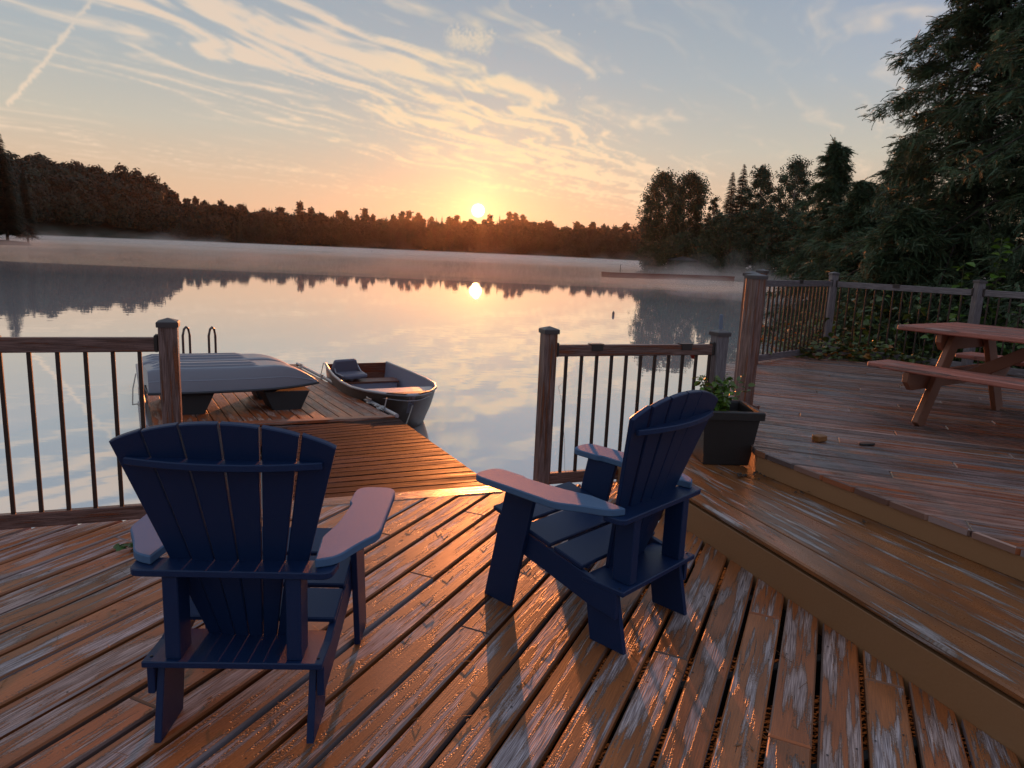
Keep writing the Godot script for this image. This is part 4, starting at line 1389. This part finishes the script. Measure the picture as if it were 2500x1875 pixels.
func far_tree_mesh(kind: String, sd: int) -> ArrayMesh:
	# unit-high crowns seen from hundreds of metres
	var mb := MB.new()
	var r := RandomNumberGenerator.new()
	r.seed = sd
	if kind == "round":
		for i in 11:
			var f := i / 10.0
			var a := r.randf() * TAU
			var rad := 0.25 * sin(PI * clampf(f * 0.85 + 0.12, 0.0, 1.0))
			var c := Vector3(cos(a) * rad * 0.75, 0.22 + 0.62 * f, sin(a) * rad * 0.75)
			var R := r.randf_range(0.11, 0.17)
			for k in 46:
				var d := Vector3(r.randfn(), r.randfn() * 0.9 + 0.15, r.randfn()).normalized()
				var p := c + d * R * r.randf_range(0.55, 1.05)
				var t := d.cross(Vector3(r.randfn(), r.randfn(), r.randfn())).normalized() * r.randf_range(0.022, 0.045)
				var q := d.cross(t).normalized() * r.randf_range(0.02, 0.04) + d * r.randf_range(-0.02, 0.02)
				var nn := (d + Vector3(0, 0.25, 0)).normalized()
				mb.tri(p - t, p + t, p + q * 1.6)
	elif kind == "spire":
		for i in 26:
			var f := i / 25.0
			var y := 0.10 + 0.88 * f
			var rad := 0.19 * pow(1.0 - f, 0.8) + 0.006
			var m := 9
			for k in m:
				var a := TAU * (k + r.randf()) / m
				var rr := rad * r.randf_range(0.65, 1.1)
				var tip := Vector3(cos(a) * rr, y - rr * 0.42, sin(a) * rr)
				var s := Vector3(-sin(a), 0, cos(a)) * rr * 0.3
				var root := Vector3(0, y + 0.02, 0)
				mb.tri(root, tip * Vector3(0.65, 1, 0.65) + s + Vector3(0, 0.0, 0), tip)
				mb.tri(root, tip, tip * Vector3(0.65, 1, 0.65) - s)
	else:  # ragged pine: flat tufts on level limbs
		for i in 26:
			var f := i / 25.0
			var y := 0.34 + 0.62 * f
			var a := r.randf() * TAU
			var rad := (0.19 * pow(1.0 - f, 0.75) + 0.012) * r.randf_range(0.5, 1.2)
			for k in 26:
				var g := r.randf_range(0.25, 1.0)
				var p := Vector3(cos(a) * rad * g, y + 0.05 * g + r.randfn() * 0.012, sin(a) * rad * g) + Vector3(r.randfn(), r.randfn() * 0.4, r.randfn()) * 0.03
				var t := Vector3(r.randfn(), r.randfn() * 0.3, r.randfn()).normalized() * r.randf_range(0.025, 0.05)
				var q := Vector3(r.randfn() * 0.4, 1, r.randfn() * 0.4).normalized() * r.randf_range(0.02, 0.05)
				mb.tri(p - t, p + t, p + q)
	return mb.mesh()

func far_tree(called: String, label: String, category: String, mesh: Mesh, m: Material, at: Vector3, h: float, wide: float, trunk: Mesh, turn: float, group: String) -> void:
	var t := thing(called, label, category, at, turn, group)
	put(mesh, "crown", m, t, Transform3D(Basis.from_scale(Vector3(h * wide, h, h * wide)), Vector3.ZERO)).set_meta("kind", "stuff")
	put(trunk, "trunk", M.bark, t, Transform3D(Basis.from_scale(Vector3(h, h, h)), Vector3.ZERO))

func forests() -> void:
	var rounds := [far_tree_mesh("round", 1), far_tree_mesh("round", 2), far_tree_mesh("round", 3)]
	var spires := [far_tree_mesh("spire", 4), far_tree_mesh("spire", 5)]
	var pines := [far_tree_mesh("pine", 6), far_tree_mesh("pine", 7), far_tree_mesh("pine", 8)]
	var tb := MB.new()
	tb.tube(PackedVector3Array([Vector3(0, -0.05, 0), Vector3(0, 0.5, 0), Vector3(0.004, 0.93, 0)]), 0.013, 6, 0.25)
	var trunk := tb.mesh()
	# the mass of the woods
	var lists := [[], [], [], [], [], [], [], []]
	for i in 4200:
		var az := rng.randf_range(-70.0, 34.0)
		var back := pow(rng.randf(), 1.3) * 75.0 + 2.0
		var d := shore(az) + back
		var f := back / 90.0
		var y := WATER + rise(az) * clampf(0.3 + f, 0.0, 1.05)
		var k := rng.randi() % 3
		var hill := az < -25.6
		var h := (rng.randf_range(17.0, 23.0) if hill else 13.0 + 9.0 * pow(rng.randf(), 1.7))
		if not hill and rng.randf() < 0.35:
			k = 3 + rng.randi() % 2
			h *= 1.08
		elif not hill and rng.randf() < 0.16:
			k = 5 + rng.randi() % 3
			h = rng.randf_range(16.5, 23.0)
		if back < 8.0:
			h *= 0.7
		var wd := h * (rng.randf_range(0.85, 1.25) if k < 3 else rng.randf_range(0.9, 1.25))
		lists[k].append(Transform3D(Basis(Vector3.UP, rng.randf() * TAU) * Basis.from_scale(Vector3(wd, h, wd)), polar(az, d, y - h * 0.08)))
	var wood_ := Node3D.new()
	wood_.name = "far_forest"
	add_child(wood_)
	tag(wood_, "continuous dark forest along the far shore of the lake", "forest", "", "stuff")
	for k in 8:
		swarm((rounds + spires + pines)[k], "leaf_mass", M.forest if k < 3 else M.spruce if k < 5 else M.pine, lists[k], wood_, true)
	# trees that stand out against the sky: azimuth, top elevation, kind
	var sky_trees := [[-33.2, 5.15, "r"], [-30.9, 4.75, "r"], [-28.6, 5.0, "r"], [-27.6, 4.8, "r"], [-26.6, 4.45, "r"], [-25.9, 3.9, "r"],
		[-24.34, 2.72, "s"], [-22.67, 2.4, "p"], [-20.9, 2.38, "r"], [-19.66, 2.34, "r"], [-18.2, 2.3, "r"], [-16.76, 2.92, "p"], [-15.35, 2.55, "r"], [-14.33, 2.4, "s"], [-11.98, 2.75, "p"], [-9.1, 2.66, "p"], [-8.6, 2.74, "p"], [-7.84, 2.6, "p"], [-6.05, 2.6, "s"], [-5.5, 2.45, "p"], [-4.9, 2.58, "p"],
		[-2.3, 2.72, "p"], [-1.53, 2.88, "s"], [-0.81, 3.02, "p"], [-0.3, 2.95, "p"], [0.25, 2.85, "p"], [1.1, 2.55, "r"], [2.5, 2.45, "p"], [3.79, 2.32, "s"], [4.88, 2.28, "p"], [5.76, 2.5, "p"], [6.67, 2.33, "p"], [7.58, 2.24, "p"], [8.8, 2.0, "r"]]
	var words := {"r": "round broadleaf tree", "s": "slim spruce", "p": "ragged pine"}
	var ordn := ["first", "second", "third", "fourth", "fifth", "sixth", "seventh", "eighth", "ninth", "tenth", "eleventh", "twelfth"]
	var count := {}
	for e in sky_trees:
		var az: float = e[0]
		var side := "of the left hill" if az < -25.0 else ("left of the sun" if az < SUN_AZ else "right of the sun")
		var key: String = e[2] + side
		count[key] = count.get(key, 0) + 1
		var label := "%s %s on the skyline %s, from the left" % [ordn[count[key] - 1], words[e[2]], side]
		var d := shore(az) + 34.0
		var top := 1.5 + tan(deg_to_rad(e[1])) * d
		var g := WATER + rise(az) * 0.6
		var mesh: Mesh = (rounds if e[2] == "r" else spires if e[2] == "s" else pines)[rng.randi() % (2 if e[2] == "s" else 3)]
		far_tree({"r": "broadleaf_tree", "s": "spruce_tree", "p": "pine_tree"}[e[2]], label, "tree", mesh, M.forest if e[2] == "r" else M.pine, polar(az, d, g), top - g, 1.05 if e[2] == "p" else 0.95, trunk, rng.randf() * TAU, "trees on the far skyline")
	# dark pine at the left edge, much nearer, with a low rock
	for e in [[-35.3, 165.0, 6.1, "dark pine at the left edge of the photo, on a spit of the near shore"], [-34.2, 172.0, 4.2, "shorter dark spruce right beside the pine at the left edge"], [-36.6, 160.0, 5.4, "dark spruce partly cut off by the left edge"]]:
		var top: float = 1.5 + tan(deg_to_rad(e[2])) * e[1]
		var t := thing("spruce_tree", e[3], "tree", polar(e[0], e[1], WATER + 0.3), 0.7)
		spruce_crown(t, top + 0.55, 0.24 if e[2] > 5.5 else 0.2)
	var sp := MB.new()
	var rows := []
	for k in [[1.0, -0.3], [0.9, 0.3], [0.5, 0.55], [0.0, 0.6]]:
		var line := PackedVector3Array()
		for i in 14:
			var a := TAU * i / 14.0
			line.append(polar(-37.0, 166.0, WATER) + Vector3(cos(a) * 9.5 * k[0], k[1], sin(a) * 7.0 * k[0]))
		rows.append(line)
	sp.grid(rows, true, true)
	tag(put(sp.mesh(), "spit_ground", M.land), "low spit of shore under the dark pine at the left edge", "", "", "structure")

func spruce_crown(t: Node3D, h: float, wide: float) -> void:
	var tk := MB.new()
	tk.tube(PackedVector3Array([Vector3(0, -0.3, 0), Vector3(0.05, h * 0.5, 0), Vector3(0, h * 0.98, 0)]), h * 0.014, 8, 0.15)
	put(tk.mesh(), "trunk", M.bark, t)
	var mb := MB.new()
	var n := int(h * 9)
	for i in n:
		var f := (i + rng.randf()) / n
		var y := h * (0.07 + 0.92 * f)
		var rad := h * wide * (pow(1.0 - f, 0.75) * 0.85 + 0.02) * rng.randf_range(0.7, 1.1)
		for k in 5:
			var a := rng.randf() * TAU
			var out := Vector3(cos(a), 0, sin(a)); var sd := Vector3(-sin(a), 0, cos(a))
			for j in 9:
				var g := (j + 0.5) / 9.0
				var p := Vector3(0, y - rad * 0.30 * g * g, 0) + out * rad * g
				var l := rad * 0.26 * (1.15 - g) + 0.13
				for s in [-1.0, 1.0]:
					var tip: Vector3 = p + out * l * 0.9 + sd * s * l + Vector3(0, -l * rng.randf_range(0.1, 0.6), 0)
					mb.tri(p, p + out * l * 0.5, tip)
	put(mb.mesh(), "crown", plain(Color(0.022, 0.034, 0.018), 0.7), t).set_meta("kind", "stuff")

# leafy crown: lobes round limbs, each lobe filled with small leaf clusters
func leafy_tree(called: String, label: String, at: Vector3, h: float, rad: float, lobes: int, leaf: float, per: int, sd: int, low := 0.25) -> void:
	rng.seed = sd
	var t := thing(called, label, "tree", at)
	var tk := MB.new()
	tk.tube(PackedVector3Array([Vector3(0, -0.4, 0), Vector3(0.1, h * 0.4, 0.1), Vector3(0.0, h * 0.92, 0)]), h * 0.014, 7, 0.2)
	var list := []
	for i in lobes:
		var f := (i + 0.5) / lobes
		var y := h * (low + (1.0 - low) * f * 0.97)
		var a := i * 2.4 + rng.randf()
		var prof := pow(sin(PI * clampf(0.12 + 0.83 * f, 0.0, 1.0)), 0.7)
		var rr := rad * prof * rng.randf_range(0.35, 0.85)
		var c := Vector3(cos(a) * rr, y, sin(a) * rr)
		var R := rad * rng.randf_range(0.30, 0.55) * (0.55 + 0.45 * prof)
		tk.tube(PackedVector3Array([Vector3(0.05, y - rr * 0.9 - 0.3, 0.05), c]), h * 0.0035, 5, 0.3)
		for k in per:
			var d := Vector3(rng.randfn(), rng.randfn(), rng.randfn()).normalized() * minf(1.6, absf(rng.randfn()) * 0.75)
			list.append(Transform3D(Basis.from_euler(Vector3(rng.randf() * 6, rng.randf() * 6, rng.randf() * 6)) * Basis.from_scale(Vector3.ONE * leaf * rng.randf_range(0.7, 1.35)), c + d * R * Vector3(1, 0.8, 1)))
	put(tk.mesh(), "trunk", M.birchbark, t)
	swarm(leaf_mesh("cluster"), "crown", M.birch, list, t, true)

func point_trees() -> void:
	# taller trees on the wooded point: azimuth, distance, top elevation
	leafy_tree("birch_tree", "broad leafy birch standing leftmost on the wooded point", polar(11.0, 116.0, WATER + 0.5), 14.9, 3.6, 46, 0.5, 62, 21)
	leafy_tree("birch_tree", "second leafy birch, close right of the leftmost one on the point", polar(13.0, 120.0, WATER + 0.6), 15.2, 3.3, 46, 0.5, 62, 22)
	leafy_tree("young_birch", "thin young tree in the gap between birches and spruces on the point", polar(14.85, 124.0, WATER + 0.6), 12.2, 1.5, 22, 0.4, 26, 23, 0.3)
	leafy_tree("birch_tree", "airy leafy tree right of the twin spruces on the point", polar(18.1, 120.0, WATER + 0.6), 16.4, 3.0, 42, 0.46, 52, 24)
	leafy_tree("birch_tree", "tallest leafy tree on the point, rightmost of its crowns", polar(20.4, 118.0, WATER + 0.6), 17.2, 3.5, 46, 0.46, 56, 25)
	for e in [[16.75, 122.0, 17.2, "taller right one of the twin spruces on the wooded point"], [16.0, 124.0, 16.2, "shorter left one of the twin spruces on the wooded point"]]:
		rng.seed = int(e[1] * 10)
		var t := thing("spruce_tree", e[3], "tree", polar(e[0], e[1], WATER + 0.6))
		spruce_crown(t, e[2], 0.21)
	var k := 0
	for e in [[12.6, 110.0, 5.4, 3.2], [15.3, 112.0, 8.8, 2.6], [17.0, 113.0, 9.4, 2.8], [18.9, 112.0, 9.9, 3.0], [20.7, 112.0, 9.6, 2.9], [21.9, 114.0, 8.4, 2.2], [10.6, 112.0, 4.2, 2.0], [14.0, 110.0, 4.6, 2.4]]:
		k += 1
		leafy_tree("shore_thicket", ["low rounded thicket under the left birches of the point", "dark thicket filling the gap left of the twin spruces", "tall dark thicket below the twin spruces on the point", "dense thicket right of the twin spruces, above the mist", "dense thicket below the tallest tree of the point", "rightmost dark thicket of the point, beside the cedar", "small bush at the left tip of the wooded point", "low bush between the birches and the hut on the point"][k - 1], polar(e[0], e[1], WATER + 0.2), e[2], e[3], 20, 0.62, 90, 60 + k, 0.05)
	rng.seed = 400
	# hut, small dock, buoy
	var hp := polar(12.9, 107.0, WATER + 0.25)
	var hut := thing("lake_hut", "small open hut with a hipped roof on the misty point", "hut", hp, 0.2)
	for q in [Vector3(-1.7, 0, -1.3), Vector3(1.7, 0, -1.3), Vector3(1.7, 0, 1.3), Vector3(-1.7, 0, 1.3)]:
		var hb := MB.new()
		hb.box(Transform3D(Basis(), q + Vector3(0, 1.0, 0)), Vector3(0.14, 2.0, 0.14), 0.01)
		put(hb.mesh(), "post", M.bark, hut)
	var b := MB.new()
	b.box(Transform3D(Basis(), Vector3(0, 0.45, 1.3)), Vector3(3.2, 0.9, 0.08), 0.01)
	put(b.mesh(), "wall", M.bark, hut)
	var rf := MB.new()
	var e4 := [Vector3(-2.0, 2.0, -1.6), Vector3(-2.0, 2.0, 1.6), Vector3(2.0, 2.0, 1.6), Vector3(2.0, 2.0, -1.6)]
	for i in 4:
		rf.tri(e4[i], e4[(i + 1) % 4], Vector3(0, 2.6, 0))
	put(rf.mesh(), "roof", M.dark, hut)
	var fd := thing("distant_dock", "low brown dock reaching out from the wooded point into the mist", "dock")
	var da := polar(7.0, 82.0, WATER + 0.55); var db := polar(16.5, 92.0, WATER + 0.55)
	var dm := MB.new()
	dm.beam(da, db, 1.8, 0.14)
	put(dm.mesh(), "platform", M.brown, fd)
	var ds := MB.new()
	ds.beam(da - Vector3(0, 0.3, 0), db - Vector3(0, 0.3, 0), 1.7, 0.45)
	put(ds.mesh(), "skirt", M.brown, fd)
	var pl := MB.new()
	pl.tube(PackedVector3Array([da.lerp(db, 0.11), da.lerp(db, 0.11) + Vector3(0, 0.95, 0)]), 0.035, 6)
	put(pl.mesh(), "pole", M.dark, fd)
	var ld := MB.new()
	for s in [0.0, 0.35]:
		var p := da.lerp(db, 0.33) + Vector3(s, 0, 0)
		ld.tube(PackedVector3Array([p, p + Vector3(0, 0.4, 0), p + Vector3(0.12, 0.5, 0), p + Vector3(0.2, 0.3, 0)]), 0.025, 5)
	put(ld.mesh(), "ladder", M.steel, fd)
	var bu := MB.new()
	bu.lathe(PackedVector2Array([Vector2(0.001, -0.1), Vector2(0.045, -0.08), Vector2(0.055, 0.02), Vector2(0.048, 0.10), Vector2(0.02, 0.13), Vector2(0.015, 0.155), Vector2(0.001, 0.16)]), Transform3D(Basis(), Vector3(4.0, WATER + 0.02, -29.0)), 14)
	tag(put(bu.mesh(), "buoy", plain(Color(0.12, 0.08, 0.07), 0.5)), "small dark mooring buoy alone on the open water", "buoy")

# northern white cedar: limbs that rise then hang, covered in flat sprays
func cedar(label: String, at: Vector3, h: float, rad: float, limbs: int, sprays: int, size: float, sd: int, bare := 0.03) -> Node3D:
	rng.seed = sd
	var t := thing("cedar_tree", label, "tree", at)
	var tk := MB.new()
	tk.tube(PackedVector3Array([Vector3(0, -0.5, 0), Vector3(0.06, h * 0.35, 0.03), Vector3(0.02, h * 0.97, 0)]), h * 0.016, 8, 0.12)
	var list := []
	for i in limbs:
		var f := (i + rng.randf()) / limbs
		var y := h * (bare + (0.97 - bare) * f)
		var a := i * 2.39996 + rng.randf_range(-0.4, 0.4)
		var l := rad * (pow(1.0 - f, 0.7) * 0.95 + 0.05) * (0.55 + 0.75 * pow(rng.randf(), 1.3))
		var out := Vector3(cos(a), 0, sin(a))
		var p0 := Vector3(0, y, 0)
		var p1 := p0 + out * l * 0.5 + Vector3(0, l * 0.10, 0)
		var p2 := p0 + out * l + Vector3(0, -l * rng.randf_range(0.05, 0.3), 0)
		tk.tube(PackedVector3Array([p0, p1, p2]), maxf(0.006, h * 0.003 * (1.1 - f)), 5, 0.3)
		for k in sprays:
			var g := 1.0 - pow(rng.randf(), 1.5) * 0.95
			var p := p0.lerp(p1, g).lerp(p1.lerp(p2, g), g)
			var off := Vector3(rng.randfn(), rng.randfn() * 0.6 - 0.35, rng.randfn()) * (0.03 + 0.085 * l * (1.0 - g * 0.55))
			var dir := (out * 0.7 + Vector3(rng.randfn() * 0.6, rng.randf_range(-0.9, 0.35), rng.randfn() * 0.6))
			list.append(leaf_xf(p + off, dir, size * rng.randf_range(0.6, 1.3)))
	put(tk.mesh(), "trunk", M.bark, t)
	swarm(leaf_mesh("spray"), "crown", M.cedar, list, t, true)
	return t

func near_trees() -> void:
	cedar("slender cedar with a loose leaning top, left of the big cedar", polar(22.9, 19.5, -0.6), 5.2, 1.25, 100, 130, 0.19, 301)
	cedar("huge dark cedar filling the right edge above the picnic table", polar(31.6, 14.0, -0.5), 9.6, 2.2, 230, 230, 0.17, 302)
	cedar("tall dark cedar at the far right, partly outside the picture", polar(38.5, 12.5, -0.4), 9.8, 2.5, 180, 170, 0.18, 303)
	cedar("cedar between the slender one and the huge one, set back", polar(27.6, 18.0, -0.5), 4.9, 1.4, 110, 140, 0.19, 304)
	cedar("low cedar under the huge one, close behind the corner railing", polar(28.0, 12.6, -0.5), 3.0, 1.6, 100, 130, 0.16, 305)
	cedar("low bushy cedar filling the gap right of the slender one", polar(25.0, 17.0, -0.5), 3.9, 1.7, 100, 120, 0.18, 306)
	# leafy bushes behind the railing
	var specs := [["leafy green bush behind the railing, right of the grey corner post", Vector3(4.9, -0.45, -9.7), 1.1, 1.15, 520, "shrub"], ["bright green bush behind the picnic table and its railing", Vector3(5.75, -0.4, -9.0), 1.5, 1.35, 700, "shrub"], ["green bush behind the far right stretch of railing", Vector3(6.9, -0.4, -8.0), 1.5, 1.4, 520, "shrub"], ["dark bush in the shade behind the brighter bushes", Vector3(6.3, -0.4, -10.4), 1.7, 1.7, 520, "vine"]]
	for e in specs:
		rng.seed = int(e[1].x * 100)
		var t := thing("bush", e[0], "bush", e[1])
		var st := MB.new()
		var lv := []
		for i in 26:
			var a := rng.randf() * TAU
			var rr: float = sqrt(rng.randf()) * e[2]
			var top := Vector3(cos(a) * rr, e[3] * rng.randf_range(0.5, 1.15), sin(a) * rr)
			var foot := Vector3(cos(a) * rr * 0.5, 0, sin(a) * rr * 0.5)
			st.tube(PackedVector3Array([foot, foot.lerp(top, 0.6), top]), 0.006, 4, 0.4)
			for k in int(e[4] / 26.0):
				var p := foot.lerp(top, 1.0 - pow(rng.randf(), 1.6) * 0.9) + Vector3(rng.randfn(), rng.randfn(), rng.randfn()) * 0.07
				lv.append(leaf_xf(p, rand_dir(-0.7, 0.3), rng.randf_range(0.07, 0.13)))
		put(st.mesh(), "stems", M.stem, t)
		swarm(leaf_mesh("broad"), "foliage", M[e[5]], lv, t, true)
	# the two leggy shoots that rise over the rail
	for e in [["leggy green shoot rising above the rail left of the far post cap", Vector3(5.55, -0.3, -9.0), 1.95, 22], ["tall bright green shoot standing over the railing post", Vector3(5.9, -0.3, -8.9), 2.25, 34]]:
		rng.seed = int(e[3])
		var t := thing("green_shoot", e[0], "plant", e[1])
		var st := MB.new()
		var h: float = e[2]
		st.tube(PackedVector3Array([Vector3(0, 0, 0), Vector3(0.03, h * 0.5, 0.02), Vector3(-0.02, h, 0.03)]), 0.007, 5, 0.4)
		put(st.mesh(), "stem", M.stem, t)
		var lv := []
		for i in e[3]:
			var f: float = 0.55 + 0.45 * i / e[3]
			lv.append(leaf_xf(Vector3(0.0, h * f, 0.02), rand_dir(-0.3, 0.5), rng.randf_range(0.09, 0.15)))
		swarm(leaf_mesh("broad"), "foliage", M.basil, lv, t, true)
	# vine that creeps through the corner on to the deck
	rng.seed = 77
	var v := thing("creeping_vine", "tangle of green and orange vine leaves spilling over the deck corner", "vine", Vector3(4.1, UP2, -9.2))
	var lv := []; var au := []
	for i in 520:
		var f := rng.randf()
		var p := Vector3(lerpf(-0.55, 1.0, f), 0, lerpf(-0.05, 0.52, f) + rng.randfn() * 0.16)
		p.y = absf(rng.randfn()) * 0.11 * (1.2 - absf(f - 0.35))
		(au if rng.randf() < 0.16 else lv).append(leaf_xf(p, rand_dir(-0.2, 0.5), rng.randf_range(0.06, 0.12)))
	for i in 160:
		var p := Vector3(rng.randf_range(-1.2, 0.3), rng.randf_range(0.0, 0.45), 0)
		p.z = -0.4 - p.x * -0.95 * 0.0 + rng.randfn() * 0.1 - maxf(0.0, -p.x) * -0.9
		(au if rng.randf() < 0.3 else lv).append(leaf_xf(p + Vector3(0.1, 0, -0.15), rand_dir(-0.5, 0.4), rng.randf_range(0.05, 0.1)))
	swarm(leaf_mesh("broad"), "green_leaves", M.vine, lv, v, true)
	swarm(leaf_mesh("broad"), "orange_leaves", M.autumn, au, v, true)
	var pv := thing("creeping_vine", "little vine leaves hanging beside the grey post by the planter", "vine", Vector3(1.62, 0.5, -5.1))
	var l2 := []
	for i in 60:
		l2.append(leaf_xf(Vector3(rng.randfn() * 0.05, rng.randf_range(-0.25, 0.2), rng.randfn() * 0.06), rand_dir(-0.6, 0.3), rng.randf_range(0.03, 0.06)))
	swarm(leaf_mesh("broad"), "foliage", M.shrub, l2, pv, true)


func mist() -> void:
	var all := Node3D.new()
	all.name = "lake_mist"
	add_child(all)
	tag(all, "thin sunrise mist lying and curling over the far water", "mist", "", "stuff")
	var mats := {}
	var add := func(called: String, at: Vector3, size: Vector3, density: float, shape: int) -> void:
		var f := FogVolume.new()
		f.name = called
		f.shape = shape
		f.size = size
		f.position = at
		var key := snappedf(density, 0.001)
		if not mats.has(key):
			var m := FogMaterial.new()
			m.density = key
			m.albedo = Color(1.0, 0.96, 0.93)
			mats[key] = m
		f.material = mats[key]
		all.add_child(f, true)
		f.set_meta("kind", "stuff")
	add.call("mist_sheet", Vector3(-40, WATER + 0.4, -290), Vector3(640, 0.8, 470), 0.004, RenderingServer.FOG_VOLUME_SHAPE_BOX)
	add.call("mist_sheet", Vector3(-40, WATER + 0.55, -370), Vector3(640, 1.1, 330), 0.018, RenderingServer.FOG_VOLUME_SHAPE_BOX)
	rng.seed = 909
	# each wisp is a few thin veils that overlap, so that it has no edge
	var wisp := func(az: float, d: float, w: float, h: float, density: float) -> void:
		var lean := rng.randf_range(-0.6, 0.6)
		for k in 5:
			var f := 1.0 - k * 0.17
			var c := polar(az, d, WATER + h * (0.12 + 0.13 * k * rng.randf()))
			c.x += lean * h * k * 0.4 + rng.randf_range(-0.3, 0.3) * w
			add.call("mist_wisp", c, Vector3(w * f * rng.randf_range(0.6, 1.2), h * (0.45 + 0.16 * k), 6.0 * f), density, RenderingServer.FOG_VOLUME_SHAPE_ELLIPSOID)
	for i in 40:
		var d := rng.randf_range(75.0, 330.0)
		wisp.call(rng.randf_range(-37.0, 12.0), d, rng.randf_range(6.0, 16.0) * (0.5 + d / 220.0), rng.randf_range(1.3, 4.0) * (0.5 + d / 240.0), 0.008)
	for i in 10:
		wisp.call(rng.randf_range(9.0, 22.0), rng.randf_range(56.0, 78.0), rng.randf_range(6.0, 13.0), rng.randf_range(0.9, 1.7), 0.014)
	for i in 7:
		wisp.call(rng.randf_range(11.0, 22.0), rng.randf_range(96.0, 106.0), rng.randf_range(6.0, 12.0), rng.randf_range(2.5, 5.0), 0.02)


# ------------------------------------------------------------------ all together
func _ready() -> void:
	rng.seed = 20240
	# camera
	var cam := Camera3D.new()
	cam.name = "camera"
	cam.fov = 56.8
	cam.near = 0.05
	cam.far = 4000.0
	cam.position = Vector3(0, 1.5, 0)
	var pitch := deg_to_rad(10.5); var roll := deg_to_rad(2.5)
	var up := Vector3(0, cos(pitch), -sin(pitch))
	var fwd := Vector3(0, -sin(pitch), -cos(pitch))
	var x := Vector3.RIGHT * cos(roll) + up * sin(roll)
	var y := -Vector3.RIGHT * sin(roll) + up * cos(roll)
	cam.basis = Basis(x, y, -fwd)
	add_child(cam)
	cam.current = true
	# sky, air, exposure
	var env := Environment.new()
	env.background_mode = Environment.BG_SKY
	env.sky = make_sky()
	env.tonemap_mode = Environment.TONE_MAPPER_LINEAR
	env.tonemap_exposure = 1.16
	env.volumetric_fog_enabled = true
	env.volumetric_fog_density = 0.00004
	env.volumetric_fog_albedo = Color(1.0, 0.93, 0.88)
	env.volumetric_fog_anisotropy = 0.84
	env.sdfgi_enabled = true
	env.ssao_enabled = true
	env.ssil_enabled = true
	var we := WorldEnvironment.new()
	we.name = "environment"
	we.environment = env
	add_child(we)
	# sun
	var sun := DirectionalLight3D.new()
	sun.name = "sun"
	sun.light_color = Color(1.0, 0.57, 0.31)
	sun.light_energy = 1.3
	sun.light_angular_distance = 0.5
	sun.shadow_enabled = true
	var to_sun := Vector3(sin(deg_to_rad(SUN_AZ)) * cos(deg_to_rad(SUN_EL)), sin(deg_to_rad(SUN_EL)), -cos(deg_to_rad(SUN_AZ)) * cos(deg_to_rad(SUN_EL)))
	sun.basis = Basis.looking_at(-to_sun, Vector3.UP)
	add_child(sun)

	materials()
	lake_and_land()
	decks()
	dock()
	railings()
	chair("blue wooden garden chair in the left foreground, seen from behind", Vector3(-0.795, 0.0, -1.917), -3.0)
	chair("blue wooden garden chair on the right, turned towards the dock", Vector3(0.632, 0.0, -2.665), -46.7)
	picnic_table()
	planter()
	rowboats()
	fishing_boat()
	small_things()
	forests()
	point_trees()
	near_trees()
	mist()
